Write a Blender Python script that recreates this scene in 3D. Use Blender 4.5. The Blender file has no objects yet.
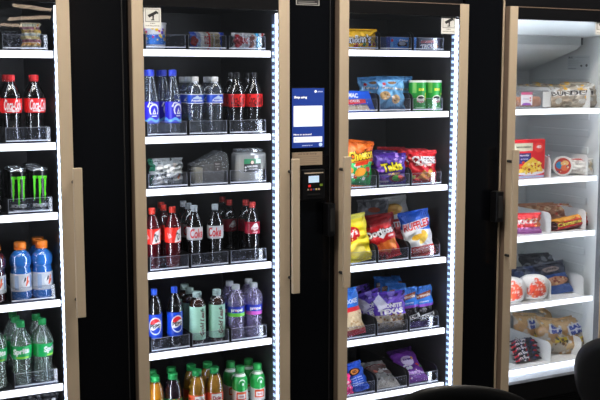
import bpy, bmesh, math, random
import numpy as np
from mathutils import Vector, Matrix, Euler
PI = math.pi
S = bpy.context.scene
COL = S.collection
S.view_settings.view_transform = 'Standard'
S.view_settings.look = 'None'
S.view_settings.gamma = 1
S.view_settings.use_curve_mapping = False
S.view_settings.exposure = 0.1
try:
    S.cycles.use_denoising = True
    S.cycles.transparent_max_bounces = 24
    S.cycles.sample_clamp_indirect = 4
    S.cycles.sample_clamp_direct = 9
    S.cycles.use_light_tree = True
    S.cycles.caustics_reflective = False
    S.cycles.caustics_refractive = False
except Exception:
    pass

# ------------------------------------------------------------------ camera
HC = 1.65
FPX, YAW, PITCH, ROLL = 989.3, 0.48116, 0.1215, 0.0
CAM = Vector((0, -3.4, HC))
FW = Vector((math.sin(YAW)*math.cos(PITCH), math.cos(YAW)*math.cos(PITCH), -math.sin(PITCH)))
RT = Vector((math.cos(YAW), -math.sin(YAW), 0))
UP = RT.cross(FW)
cd = bpy.data.cameras.new('camera'); cam = bpy.data.objects.new('camera', cd); COL.objects.link(cam)
cd.sensor_width = 36; cd.lens = FPX/600*36; cd.clip_end = 60
cam.matrix_world = Matrix(((RT.x, UP.x, -FW.x, CAM.x), (RT.y, UP.y, -FW.y, CAM.y), (RT.z, UP.z, -FW.z, CAM.z), (0, 0, 0, 1)))
S.camera = cam

def at(px, py, Y):
    d = FW*FPX + RT*(px-300) + UP*(200-py)
    t = (Y+3.4)/d.y
    return CAM.x+d.x*t, CAM.z+d.z*t
def proj(x, y, z):
    p = Vector((x, y, z))-CAM; w = p.dot(FW)
    return 300+FPX*p.dot(RT)/w, 200-FPX*p.dot(UP)/w
def wallpt(px, py, X):
    d = FW*FPX + RT*(px-300) + UP*(200-py)
    t = (X-CAM.x)/d.x
    return CAM.y+d.y*t, CAM.z+d.z*t
def spot(px, Y, z):
    py = 200
    for _ in range(5):
        x, _z = at(px, py, Y)
        py = proj(x, Y, z)[1]
    return x

# ------------------------------------------------------------------ materials
def lin(c):
    return tuple((v/12.92 if v <= .04045 else ((v+.055)/1.055)**2.4) for v in c[:3])
def rgb(r, g, b): return (r/255, g/255, b/255)
_m = {}
def mat(name, col, rough=.5, metal=0., spec=.5, noise=0., nscale=40, bump=0., emit=0., coat=0.):
    if name in _m: return _m[name]
    m = bpy.data.materials.new(name); m.use_nodes = True
    nt = m.node_tree; b = nt.nodes['Principled BSDF']
    c = lin(col)+(1,)
    b.inputs['Base Color'].default_value = c
    b.inputs['Roughness'].default_value = rough
    b.inputs['Metallic'].default_value = metal
    b.inputs['Specular IOR Level'].default_value = spec
    b.inputs['Coat Weight'].default_value = coat
    tc = nt.nodes.new('ShaderNodeTexCoord'); nz = nt.nodes.new('ShaderNodeTexNoise')
    nz.inputs['Scale'].default_value = nscale; nz.inputs['Detail'].default_value = 3
    nt.links.new(tc.outputs['Object'], nz.inputs['Vector'])
    if noise:
        mx = nt.nodes.new('ShaderNodeMix'); mx.data_type = 'RGBA'
        mx.inputs['A'].default_value = tuple(v*(1-noise) for v in c[:3])+(1,)
        mx.inputs['B'].default_value = tuple(min(1, v*(1+noise)) for v in c[:3])+(1,)
        nt.links.new(nz.outputs['Fac'], mx.inputs['Factor'])
        nt.links.new(mx.outputs['Result'], b.inputs['Base Color'])
    if bump:
        bp = nt.nodes.new('ShaderNodeBump'); bp.inputs['Strength'].default_value = bump
        bp.inputs['Distance'].default_value = .002
        nt.links.new(nz.outputs['Fac'], bp.inputs['Height']); nt.links.new(bp.outputs['Normal'], b.inputs['Normal'])
    if emit:
        b.inputs['Emission Color'].default_value = c
        b.inputs['Emission Strength'].default_value = emit
    _m[name] = m
    return m
def printed(name, rough, metal=0., coat=0., bump=0.):
    m = mat(name, (1, 1, 1), rough, metal, coat=coat, bump=bump, nscale=90)
    nt = m.node_tree
    a = nt.nodes.new('ShaderNodeAttribute'); a.attribute_name = 'print'
    nt.links.new(a.outputs['Color'], nt.nodes['Principled BSDF'].inputs['Base Color'])
    return m
def clear(name, tint, gloss=.12, rough=.03, haze=0., hazecol=(1, 1, 1), edge=.6):
    """thin clear plastic: see-through, shiny, shinier towards grazing, optional milky haze"""
    m = bpy.data.materials.new(name); m.use_nodes = True; nt = m.node_tree
    nt.nodes.clear(); N = nt.nodes.new; L = nt.links.new
    out = N('ShaderNodeOutputMaterial'); tr = N('ShaderNodeBsdfTransparent'); gl = N('ShaderNodeBsdfGlossy')
    tr.inputs['Color'].default_value = tint+(1,)
    gl.inputs['Roughness'].default_value = rough
    lw = N('ShaderNodeLayerWeight'); lw.inputs['Blend'].default_value = .35
    mr = N('ShaderNodeMapRange'); mr.inputs['To Min'].default_value = gloss; mr.inputs['To Max'].default_value = edge
    L(lw.outputs['Facing'], mr.inputs['Value'])
    mx = N('ShaderNodeMixShader'); L(mr.outputs['Result'], mx.inputs['Fac']); L(tr.outputs[0], mx.inputs[1]); L(gl.outputs[0], mx.inputs[2])
    last = mx
    if haze:
        df = N('ShaderNodeBsdfDiffuse'); df.inputs['Color'].default_value = lin(hazecol)+(1,)
        m2 = N('ShaderNodeMixShader'); m2.inputs['Fac'].default_value = haze
        L(mx.outputs[0], m2.inputs[1]); L(df.outputs[0], m2.inputs[2]); last = m2
    L(last.outputs[0], out.inputs['Surface'])
    return m
def solidglass(name, col, ior=1.34, rough=0.02):
    m = mat(name, (1, 1, 1), rough)
    b = m.node_tree.nodes['Principled BSDF']
    b.inputs['Base Color'].default_value = col+(1,)
    b.inputs['Transmission Weight'].default_value = 1; b.inputs['IOR'].default_value = ior
    return m
def brushed(name, col, rough=.38, metal=.75):
    m = mat(name, col, rough, metal)
    nt = m.node_tree; N = nt.nodes.new
    tc = N('ShaderNodeTexCoord'); mp = N('ShaderNodeMapping'); mp.inputs['Scale'].default_value = (900, 900, 6)
    nz = N('ShaderNodeTexNoise'); nz.inputs['Scale'].default_value = 1
    mr = N('ShaderNodeMapRange'); mr.inputs['To Min'].default_value = rough-.06; mr.inputs['To Max'].default_value = rough+.08
    nt.links.new(tc.outputs['Object'], mp.inputs[0]); nt.links.new(mp.outputs[0], nz.inputs['Vector'])
    nt.links.new(nz.outputs['Fac'], mr.inputs['Value']); nt.links.new(mr.outputs[0], nt.nodes['Principled BSDF'].inputs['Roughness'])
    return m

BRONZE = brushed('bronze_aluminium', rgb(184, 167, 144), .50, .15)
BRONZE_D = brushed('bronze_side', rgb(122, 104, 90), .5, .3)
BLACK = mat('black_enamel', rgb(12, 12, 14), .35, spec=.25, noise=.1)
BLACKG = mat('black_gloss_panel', rgb(5, 6, 9), .22, spec=.22)
CAVE = mat('cabinet_black_liner', rgb(46, 45, 47), .35, spec=.5, noise=.08, nscale=12)
WHITEL = mat('white_liner', rgb(222, 226, 226), .45, noise=.02, nscale=8)
RAIL = mat('glowing_rail_white', rgb(246, 247, 255), .4, emit=1.5)  # plain white rail with emission set in the material
LED = mat('led_tube', rgb(236, 243, 255), .4, emit=22)
LEDREFL = mat('led_reflection', rgb(176, 204, 240), .4, emit=1.0)  # glowing dots standing in for LED reflections on glossy faces
REFLBAND = mat('led_reflection_band', rgb(84, 96, 122), .35)  # backing for the imitated reflections
SHELFM = mat('shelf_plate', rgb(60, 62, 68), .35, noise=.1)
SHELFW = mat('shelf_plate_white', rgb(215, 218, 222), .4)
GASK = mat('rubber_gasket', rgb(14, 13, 14), .7)
GLASS = clear('door_glass', (.93, .94, .95), gloss=.012, rough=.01, edge=.25)
ACR = clear('clear_acrylic', (.96, .965, .98), gloss=.03, rough=.04, edge=.35, haze=.018, hazecol=rgb(190, 200, 230))
ACRE = mat('acrylic_bright_edge', rgb(196, 202, 215), .3)
TRAYB = mat('tray_black', rgb(24, 24, 27), .4)
TRAYW = mat('tray_white', rgb(232, 233, 233), .45)
PET = clear('clear_bottle_wall', (.94, .95, .96), gloss=.13, rough=.11, edge=.75)
FILM = clear('clear_film', (.90, .91, .93), gloss=.16, rough=.12, haze=.10, hazecol=rgb(200, 205, 215), edge=.6)
CLAM = clear('clear_clamshell', (.88, .9, .92), gloss=.14, rough=.08, haze=.14, hazecol=rgb(205, 210, 215), edge=.6)
P_FOIL = printed('printed_foil', .27, .12, bump=.25)
P_FILM = printed('printed_gloss', .3)
P_CARD = printed('printed_card', .5)
PX = {'foil': P_FOIL, 'gloss': P_FILM, 'card': P_CARD}

# ------------------------------------------------------------------ mesh helpers
def box(bm, x0, x1, y0, y1, z0, z1, bev=0.):
    r = bmesh.ops.create_cube(bm, size=1)
    vs = r['verts']
    for v in vs:
        v.co = Vector((x0+(v.co.x+.5)*(x1-x0), y0+(v.co.y+.5)*(y1-y0), z0+(v.co.z+.5)*(z1-z0)))
    if bev:
        es = list({e for v in vs for e in v.link_edges})
        bmesh.ops.bevel(bm, geom=es, offset=bev, segments=2, affect='EDGES', profile=.5)
def lathe(bm, prof, n=32, cx=0, cy=0, ribs=0, ribamp=0, cap0=True, cap1=True):
    rings = []
    for r, z in prof:
        ring = []
        for k in range(n):
            a = 2*PI*k/n
            rr = r*(1+(ribamp*math.cos(a*ribs) if ribs else 0))
            ring.append(bm.verts.new((cx+rr*math.cos(a), cy+rr*math.sin(a), z)))
        rings.append(ring)
    for a, b in zip(rings, rings[1:]):
        for k in range(n):
            bm.faces.new((a[k], a[(k+1) % n], b[(k+1) % n], b[k]))
    if cap0: bm.faces.new(rings[0][::-1])
    if cap1: bm.faces.new(rings[-1])
def tube(bm, pts, r, n=10):
    rings = []
    for i, p in enumerate(pts):
        p = Vector(p)
        d = (Vector(pts[min(i+1, len(pts)-1)])-Vector(pts[max(i-1, 0)])).normalized()
        a = d.orthogonal().normalized() if i == 0 else (A-d*A.dot(d)).normalized()
        A = a; b = d.cross(a)
        rings.append([bm.verts.new(p+(a*math.cos(2*PI*k/n)+b*math.sin(2*PI*k/n))*r) for k in range(n)])
    for a, b in zip(rings, rings[1:]):
        for k in range(n): bm.faces.new((a[k], a[(k+1) % n], b[(k+1) % n], b[k]))
    bm.faces.new(rings[0][::-1]); bm.faces.new(rings[-1])
def prism(bm, pts, y0, y1):
    """polygon in x-z pushed from y0 to y1"""
    a = [bm.verts.new((x, y0, z)) for x, z in pts]; b = [bm.verts.new((x, y1, z)) for x, z in pts]
    bm.faces.new(a); bm.faces.new(b[::-1])
    for k in range(len(pts)):
        j = (k+1) % len(pts); bm.faces.new((a[j], a[k], b[k], b[j]))
def prismx(bm, pts, x0, x1):
    """polygon in y-z pushed from x0 to x1"""
    a = [bm.verts.new((x0, y, z)) for y, z in pts]; b = [bm.verts.new((x1, y, z)) for y, z in pts]
    bm.faces.new(a); bm.faces.new(b[::-1])
    for k in range(len(pts)):
        j = (k+1) % len(pts); bm.faces.new((a[j], a[k], b[k], b[j]))
def obj(name, bm, m, parent=None, smooth=False, loc=None):
    if isinstance(bm, bmesh.types.BMesh):
        bmesh.ops.recalc_face_normals(bm, faces=bm.faces)
        me = bpy.data.meshes.new(name); bm.to_mesh(me); bm.free()
    else: me = bm
    me.materials.append(m)
    if smooth:
        for p in me.polygons: p.use_smooth = True
        if smooth == 2:
            try: me.set_sharp_from_angle(angle=math.radians(40))
            except Exception: pass
    o = bpy.data.objects.new(name, me); COL.objects.link(o)
    if parent: o.parent = parent
    if loc: o.location = loc
    return o
def B(*boxes, bev=0.):
    bm = bmesh.new()
    for b in boxes: box(bm, *b, bev=bev)
    return bm
def thing(name, label, cat, loc=(0, 0, 0), rz=0, group=None):
    o = bpy.data.objects.new(name, None); COL.objects.link(o)
    o.empty_display_size = .05
    o.location = loc; o.rotation_euler = (0, 0, rz)
    tag(o, label, cat, group); return o
def tag(o, label, cat, group=None):
    o['label'] = label; o['category'] = cat
    if group: o['group'] = group
    return o
def struct(o): o['kind'] = 'structure'; return o
def copy_tree(o, parent=None):
    c = o.copy(); COL.objects.link(c)
    if parent: c.parent = parent
    for ch in list(o.children): copy_tree(ch, c)
    return c

# ------------------------------------------------------------------ printed art, kept as small grids of colour
_tx = {}
def tris(s, shear, bold):
    k = (s, shear, bold)
    if k not in _tx:
        cu = bpy.data.curves.new('t', 'FONT'); cu.body = s; cu.shear = shear; cu.offset = bold; cu.resolution_u = 3
        o = bpy.data.objects.new('t', cu); COL.objects.link(o)
        dg = bpy.context.evaluated_depsgraph_get(); me = o.evaluated_get(dg).to_mesh(); me.calc_loop_triangles()
        v = np.array([x.co[:2] for x in me.vertices]); t = np.array([x.vertices[:] for x in me.loop_triangles])
        o.evaluated_get(dg).to_mesh_clear()
        bpy.data.objects.remove(o); bpy.data.curves.remove(cu)
        lo, hi = v.min(0), v.max(0)
        _tx[k] = ((v-(lo+hi)/2)/(hi-lo), t)
    return _tx[k]
class Art:
    """a little picture; x right, y up, both 0..1; w and h in millimetres only fix the proportions"""
    def __init__(s, w, h, bg, n=150):
        k = n/max(w, h); s.W, s.H = max(8, int(w*k)), max(8, int(h*k)); s.w, s.h = w, h
        s.a = np.ones((s.H, s.W, 3))*np.array(lin(bg))
        s.X, s.Y = np.meshgrid((np.arange(s.W)+.5)/s.W, (np.arange(s.H)+.5)/s.H)
    def put(s, mask, c): s.a[mask] = lin(c); return s
    def rect(s, x0, y0, x1, y1, c): return s.put((s.X >= x0) & (s.X <= x1) & (s.Y >= y0) & (s.Y <= y1), c)
    def ell(s, cx, cy, rx, ry, c, rot=0):
        dx, dy = (s.X-cx)*s.w, (s.Y-cy)*s.h; ca, sa = math.cos(rot), math.sin(rot)
        return s.put(((dx*ca+dy*sa)/(rx*s.w))**2+((-dx*sa+dy*ca)/(ry*s.h))**2 <= 1, c)
    def tri(s, A, Bp, C, c):
        (x0, y0), (x1, y1), (x2, y2) = A, Bp, C
        d = (y1-y2)*(x0-x2)+(x2-x1)*(y0-y2)
        if abs(d) < 1e-12: return s
        i0, i1 = int(min(x0, x1, x2)*s.W)-1, int(max(x0, x1, x2)*s.W)+2
        j0, j1 = int(min(y0, y1, y2)*s.H)-1, int(max(y0, y1, y2)*s.H)+2
        i0, j0, i1, j1 = max(0, i0), max(0, j0), min(s.W, i1), min(s.H, j1)
        if i1 <= i0 or j1 <= j0: return s
        X, Y = s.X[j0:j1, i0:i1], s.Y[j0:j1, i0:i1]
        a = ((y1-y2)*(X-x2)+(x2-x1)*(Y-y2))/d; b = ((y2-y0)*(X-x2)+(x0-x2)*(Y-y2))/d
        s.a[j0:j1, i0:i1][(a >= -1e-6) & (b >= -1e-6) & (a+b <= 1+1e-6)] = lin(c); return s
    def poly(s, pts, c):
        for k in range(1, len(pts)-1): s.tri(pts[0], pts[k], pts[k+1], c)
        return s
    def text(s, t, cx, cy, w, h, c, rot=0, shear=0, bold=.02, arc=0):
        v, T = tris(t, shear, bold); X = v[:, 0]*w*s.w; Y = v[:, 1]*h*s.h+arc*h*s.h*(1-(2*v[:, 0])**2)
        ca, sa = math.cos(rot), math.sin(rot)
        P = np.stack([cx+(X*ca-Y*sa)/s.w, cy+(X*sa+Y*ca)/s.h], 1)
        for q in T: s.tri(P[q[0]], P[q[1]], P[q[2]], c)
        return s
    def blobs(s, seed, n, x0, y0, x1, y1, cols, r0=.03, r1=.08):
        R = random.Random(seed)
        for _ in range(n):
            r = R.uniform(r0, r1)
            s.ell(R.uniform(x0, x1), R.uniform(y0, y1), r, r*R.uniform(.5, 1)*s.w/s.h, R.choice(cols), R.uniform(0, 3))
        return s
    def sample(s, u, v):
        x = np.clip(u*s.W-.5, 0, s.W-1.001); y = np.clip(v*s.H-.5, 0, s.H-1.001)
        i, j = x.astype(int), y.astype(int); fx, fy = (x-i)[:, None], (y-j)[:, None]
        i1, j1 = np.minimum(i+1, s.W-1), np.minimum(j+1, s.H-1)
        return (s.a[j, i]*(1-fx)+s.a[j, i1]*fx)*(1-fy)+(s.a[j1, i]*(1-fx)+s.a[j1, i1]*fx)*fy
def art_mesh(name, P, art, U, V, back=None, closed=False, backcol=None):
    """P: (nv,nu,3) points; art sampled at U,V; back: second grid of plain colour"""
    nv, nu = P.shape[:2]
    idx = np.arange(nv*nu).reshape(nv, nu)
    a, b, c, d = idx[:-1, :-1], idx[:-1, 1:], idx[1:, 1:], idx[1:, :-1]
    F = np.stack([a, b, c, d], -1).reshape(-1, 4)
    co = P.reshape(-1, 3); colr = art.sample(U.reshape(-1), V.reshape(-1))
    if back is not None:
        F = np.concatenate([F, F[:, ::-1]+nv*nu]); co = np.concatenate([co, back.reshape(-1, 3)])
        bc = np.ones((nv*nu, 3))*(np.array(lin(backcol)) if backcol else colr.mean(0)); colr = np.concatenate([colr, bc])
    me = bpy.data.meshes.new(name); me.from_pydata(co.tolist(), [], F.tolist())
    at_ = me.color_attributes.new('print', 'FLOAT_COLOR', 'POINT')
    at_.data.foreach_set('color', np.concatenate([colr, np.ones((len(colr), 1))], 1).ravel())
    me.update(); return me
def flat_art(name, w, h, art, m, parent, x=0, y=0, z=0, n=110, face='-y'):
    """thin printed face, lower left corner at x,z, looking towards -y"""
    k = n/max(w, h); nu, nv = max(6, int(w*k)), max(6, int(h*k))
    U, V = np.meshgrid(np.linspace(0, 1, nu), np.linspace(0, 1, nv))
    if face == '-y': P = np.stack([x+U*w, np.full_like(U, y), z+V*h], -1)
    else: P = np.stack([x+U*w, y+V*h, np.full_like(U, z)], -1)
    return obj(name, art_mesh(name, P, art, U, V), m, parent)

def bag(name, label, cat, w, h, t, art, m='foil', seed=0, wr=.0034, seal=.010, sealcol=None, group=None, backcol=None, lump=0.):
    """pillow bag standing on its lower seal, front towards -y"""
    R = random.Random(seed); root = thing(name, label, cat, group=group)
    nu, nv = 72, int(72*min(1.5, max(.7, h/w)))
    U, V = np.meshgrid(np.linspace(0, 1, nu), np.linspace(0, 1, nv))
    prof = (1-np.abs(2*U-1)**2.6)**.6*(1-np.abs(2*V-1)**3.0)**.7
    W = np.zeros_like(U)
    for _ in range(9):
        th = R.uniform(0, PI); f = R.uniform(8, 30); ph = R.uniform(0, 6)
        W += np.sin((U*math.cos(th)*w/h+V*math.sin(th))*f+ph+2*np.sin(V*R.uniform(3, 7)+ph))*R.uniform(.3, 1)
    for _ in range(6):     # creases running in from the corners
        cx, cy = R.choice([0, 1]), R.choice([0, 1]); th = R.uniform(.2, 1.3)
        d = np.abs((U-cx)*math.sin(th)*(1 if cx == 0 else -1)-(V-cy)*math.cos(th)*(1 if cy == 0 else -1))
        W += 3.5*np.exp(-(d/.02)**2)*np.exp(-np.hypot(U-cx, V-cy)*3)
    # vertical puckers by the seals
    W += 2.0*np.sin(U*w*700+np.sin(V*9))*np.exp(-np.minimum(V, 1-V)*14)
    if lump:
        for _ in range(14):
            cx, cy, r = R.uniform(.15, .85), R.uniform(.1, .7), R.uniform(.07, .14)
            W += lump/wr*np.exp(-((U-cx)**2+((V-cy)*h/w)**2)/r**2)
    edge = np.minimum(1, np.minimum(U, 1-U)*12)*np.minimum(1, np.minimum(V, 1-V)*20+.1)
    x = (U-.5)*w*(1-.07*(1-np.abs(2*V-1)**2)*np.ones_like(U))
    x = x+wr*.8*np.sin(V*17+seed)*np.abs(2*U-1)
    z = seal+V*(h-2*seal)
    yf = -t/2*prof-W*wr*edge*.5
    yb = t/2*prof+.0002
    P = np.stack([x, yf, z], -1); Bk = np.stack([x, yb, z], -1)
    o = obj('bag_body', art_mesh('bag_body', P, art, U, V, Bk, backcol=backcol), PX[m] if isinstance(m, str) else m, root, smooth=True)
    sc = sealcol
    for nm, zz0, zz1, vv in (('bottom_seal', 0, seal, .01), ('top_seal', h-seal, h, .99)):
        n2 = 73; U2, V2 = np.meshgrid(np.linspace(0, 1, n2), np.linspace(0, 1, 4))
        zig = np.where(np.arange(n2) % 2 == 0, 0, .0016)
        zz = zz0+(zz1-zz0)*V2
        if nm == 'top_seal': zz = zz-zig[None, :]*V2
        else: zz = zz+zig[None, :]*(1-V2)
        xx = (U2-.5)*w; yy = .0012*np.sin(U2*30+seed)
        yy = yy*np.where(np.abs(V2-(1 if nm == 'bottom_seal' else 0)) < .01, 0, 1)
        A2 = art if sc is None else Art(10, 2, sc, 10)
        obj(nm, art_mesh(nm, np.stack([xx, yy, zz], -1), A2, U2, np.full_like(V2, vv), np.stack([xx, yy+.0006, zz], -1)), PX[m] if isinstance(m, str) else m, root)
    return root

def put(root, px, Y, z, rz=0, tilt=0, roll=0, x=None, zc=.09):
    nm = root.name.split('.')[0]
    if px > 340 and (nm.endswith('_bag') or nm in ('brownie_bar', 'snack_pack')): rz -= .30
    root.location = (spot(px, Y, z+zc) if x is None else x, Y, z)
    root.rotation_euler = (tilt, roll, rz)
    return root
# ------------------------------------------------------------------ bottles, cans
def rad(prof, z):
    for (r0, z0), (r1, z1) in zip(prof, prof[1:]):
        if z0 <= z <= z1 and z1 > z0: return r0+(r1-r0)*(z-z0)/(z1-z0)
    return prof[-1][0]
def smoothprof(pts, n=5):
    out = []
    P = [pts[0]]+list(pts)+[pts[-1]]
    for i in range(1, len(P)-2):
        for k in range(n):
            t = k/n; p0, p1, p2, p3 = P[i-1], P[i], P[i+1], P[i+2]
            f = lambda a, b, c, d: .5*((2*b)+(-a+c)*t+(2*a-5*b+4*c-d)*t*t+(-a+3*b-3*c+d)*t**3)
            out.append((max(.001, f(p0[0], p1[0], p2[0], p3[0])), f(p0[1], p1[1], p2[1], p3[1])))
    out.append(pts[-1]); return out
def sleeve(name, prof, z0, z1, art, m, parent, off=.0006, n=240, skew=0, nz=None):
    nz = nz or max(30, int((z1-z0)*1100))
    U, V = np.meshgrid(np.linspace(0, 1, n), np.linspace(0, 1, nz))
    A = (U-.5)*2*PI-PI/2
    Z = z0+(z1-z0)*V
    R_ = np.vectorize(lambda z: rad(prof, z))(Z)+off
    P = np.stack([R_*np.cos(A), R_*np.sin(A), Z+skew*np.cos(A)], -1)
    return obj(name, art_mesh(name, P, art, U, V), m, parent, smooth=True)
CAPM = {}
def capmat(c):
    if c not in CAPM: CAPM[c] = mat('cap_%d_%d_%d' % tuple(int(v*255) for v in c), c, .4)
    return CAPM[c]
def bottle(name, label, prof, body, capc, cap, art=None, lab=None, liquid=None, group=None, cat='bottle', labm=None, skew=0, ring=True):
    root = thing(name, label, cat, group=group)
    sp = smoothprof(prof)
    bm = bmesh.new(); lathe(bm, sp, 40); obj('bottle_body', bm, body, root, smooth=True)
    if liquid:
        lm, lev = liquid; lp = [(max(.0008, r-.0016), z+.001) for r, z in sp if z < lev]
        bm = bmesh.new(); lathe(bm, lp, 40); obj('drink', bm, lm, root, smooth=True)
    r, z0, z1 = cap
    bm = bmesh.new(); lathe(bm, [(r*.97, z0), (r, z0+.001), (r, z1-.003), (r*.93, z1-.0006), (r*.6, z1)], 48, ribs=24, ribamp=.018)
    co = obj('cap', bm, capmat(capc), root, smooth=2)
    if ring:
        bm = bmesh.new(); lathe(bm, [(r*.96, z0-.0045), (r*1.02, z0-.0042), (r*1.02, z0-.0015), (r*.96, z0-.0012)], 40)
        obj('tamper_ring', bm, capmat(capc), co, smooth=2)
    if art: sleeve('label', sp, lab[0], lab[1], art, labm or P_FILM, root, skew=skew)
    return root
COLA = mat('cola', rgb(14, 7, 6), .08, spec=.5)
CHERRY = mat('red_soda', rgb(90, 6, 18), .08)
AMBER = mat('apple_juice', rgb(206, 146, 44), .15)
GRAPE = mat('grape_juice', rgb(38, 14, 26), .12)
ORANGEJ = mat('orange_juice', rgb(220, 140, 20), .2)
TEA = mat('brown_tea', rgb(66, 34, 22), .12)
BLUED = mat('blue_sports_drink', rgb(44, 132, 228), .15)
REDD = mat('dark_red_sports_drink', rgb(90, 14, 30), .15)
WATER = clear('water_bottle_clear', (.84, .88, .94), gloss=.14, rough=.11, haze=.05, hazecol=rgb(190, 205, 220), edge=.85)
WATERP = clear('lilac_water_clear', (.80, .76, .95), gloss=.08, haze=.24, hazecol=rgb(204, 194, 236), edge=.8)
SODAW = clear('pale_green_clear', (.80, .88, .84), gloss=.10, haze=.20, hazecol=rgb(206, 226, 216), edge=.8)
WHITEP = mat('white_plastic', rgb(238, 238, 236), .35)
SILVER = mat('can_metal', rgb(200, 204, 208), .25, .9)

contour = [(.018, 0), (.031, .003), (.034, .012), (.0335, .03), (.0305, .055), (.030, .075), (.0335, .098), (.0365, .115), (.0365, .15),
           (.034, .165), (.027, .183), (.019, .198), (.0135, .211), (.0128, .216), (.0128, .232)]
straight = [(.018, 0), (.032, .003), (.0355, .012), (.0355, .04), (.034, .05), (.0355, .06), (.0355, .155), (.0345, .168), (.028, .187), (.0195, .202), (.0135, .213), (.0128, .218), (.0128, .232)]
waterb = [(.018, 0), (.030, .003), (.034, .010), (.0325, .03), (.0305, .048), (.0305, .06), (.0335, .085), (.0345, .11), (.0345, .155), (.033, .17), (.026, .186), (.018, .197), (.0135, .203), (.0128, .206), (.0128, .216)]
slender = [(.018, 0), (.030, .003), (.034, .01), (.034, .03), (.034, .125), (.033, .134), (.027, .16), (.021, .185), (.0165, .205), (.0140, .222), (.0135, .24)]
sport = [(.02, 0), (.034, .003), (.038, .01), (.0375, .03), (.0365, .05), (.0365, .10), (.034, .118), (.0385, .128), (.0395, .143), (.036, .160), (.026, .172), (.0185, .178), (.018, .19)]
teab = [(.018, 0), (.031, .003), (.0345, .01), (.0345, .150), (.0335, .160), (.028, .174), (.019, .184), (.0165, .188), (.0165, .20)]
juiceb = [(.018, 0), (.030, .003), (.034, .01), (.034, .04), (.0325, .055), (.034, .07), (.034, .11), (.0325, .118), (.033, .122), (.0325, .14), (.027, .165), (.019, .182), (.0165, .187), (.0165, .20)]
W_, K_ = rgb(245, 245, 245), rgb(14, 14, 16)
RED = rgb(214, 26, 34)
def lab_art(bg, w=225, h=45, n=210): return Art(w, h, bg, n)
def art_cola(bg, script, fg):
    a = lab_art(bg)
    for cx in (.5, .93): a.text(script, cx, .56, .28, .74, fg, rot=.0, shear=.35, bold=.02)
    a.rect(.40, .1, .60, .16, fg).ell(.50, .13, .02, .1, fg)
    return a
def make_cola(label, group): return bottle('cola_bottle', label, contour, PET, rgb(214, 34, 38), (.0148, .2165, .2355), art_cola(rgb(218, 28, 32), 'Coca-Cola', W_), (.103, .153), (COLA, .205), group)
def make_zero(label, group): return bottle('cola_bottle', label, contour, PET, rgb(20, 18, 20), (.0148, .2165, .2355), art_cola(rgb(206, 34, 34), 'Coca-Cola', rgb(35, 8, 10)), (.103, .153), (COLA, .205), group)
def make_diet(label, group):
    a = lab_art(rgb(196, 200, 204)); a.text('Coke', .49, .52, .27, .74, rgb(200, 26, 36), bold=.03, shear=.1); a.text('Diet', .43, .9, .06, .14, rgb(60, 60, 66)); a.rect(.40, .06, .6, .1, rgb(130, 134, 140))
    return bottle('cola_bottle', label, contour, PET, rgb(196, 204, 210), (.0148, .2165, .2355), a, (.103, .153), (COLA, .205), group)
def make_cherry(label, group):
    a = lab_art(rgb(236, 52, 40)); a.poly([(.47, .02), (.66, .1), (.67, .98), (.53, .8)], W_).text('Dr', .565, .45, .09, .55, rgb(60, 60, 64), rot=.3, bold=.04).text('ia', .37, .5, .07, .4, rgb(255, 190, 190), rot=.4)
    return bottle('red_soda_bottle', label, straight, PET, rgb(240, 62, 44), (.0148, .2165, .2355), a, (.100, .158), (CHERRY, .205), group)
def make_maroon(label, group):
    a = lab_art(rgb(150, 22, 46)); a.poly([(.44, .52), (.5, .86), (.56, .9), (.6, .55), (.52, .62)], W_).text('Pepper', .52, .42, .17, .3, W_, rot=.1).text('xo', .52, .14, .12, .12, rgb(230, 180, 190))
    return bottle('dark_soda_bottle', label, straight, PET, rgb(208, 60, 56), (.0148, .2165, .2355), a, (.110, .158), (COLA, .205), group)
def make_pepsi(label, group):
    a = lab_art(rgb(18, 66, 190), 225, 92, 230)
    for cx in (.5, .97):
        a.ell(cx, .52, .135, .36, W_)
        a.put(((a.X-cx)/.118)**2+((a.Y-.52)/.31)**2 <= 1, W_)
        m = ((a.X-cx)/.118)**2+((a.Y-.52)/.31)**2 <= 1
        wv = .05*np.sin((a.X-cx)*26)
        a.put(m & (a.Y-.52 > .12+wv), rgb(228, 36, 44)); a.put(m & (a.Y-.52 < -.12+wv), rgb(20, 60, 180))
        a.text('PEPSI', cx, .52, .225, .17, K_, bold=.04)
    return bottle('cola_bottle', label, straight, PET, rgb(34, 82, 214), (.0148, .2165, .2355), a, (.046, .140), (COLA, .205), group)
def make_mint(label, group):
    a = lab_art(rgb(168, 218, 196), 217, 110, 230)
    for cx in (.5, .02):
        a.text('Gold Leaf', cx+.04, .52, .40, .20, rgb(96, 30, 40), rot=PI/2-.05, shear=.3, bold=.03)
        a.ell(cx+.05, .9, .03, .05, rgb(60, 120, 96))
        a.blobs(3, 14, cx-.02, .06, cx+.11, .3, [rgb(100, 40, 44), rgb(230, 240, 230), rgb(60, 110, 90)], .004, .012)
    return bottle('tea_bottle', label, teab, PET, rgb(206, 232, 226), (.0185, .19, .208), a, (.020, .151), (TEA, .178), group)
def make_propel(label, group, band):
    a = lab_art(rgb(30, 52, 176), 225, 50); a.rect(0, 0, 1, .34, band); a.text('propel', .50, .62, .22, .42, W_, bold=.03, rot=.0).ell(.485, .58, .012, .08, rgb(240, 130, 40))
    return bottle('flavored_water_bottle', label, waterb, WATERP, rgb(226, 230, 232), (.0155, .2015, .2195), a, (.095, .135), None, group, skew=.0)
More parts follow.
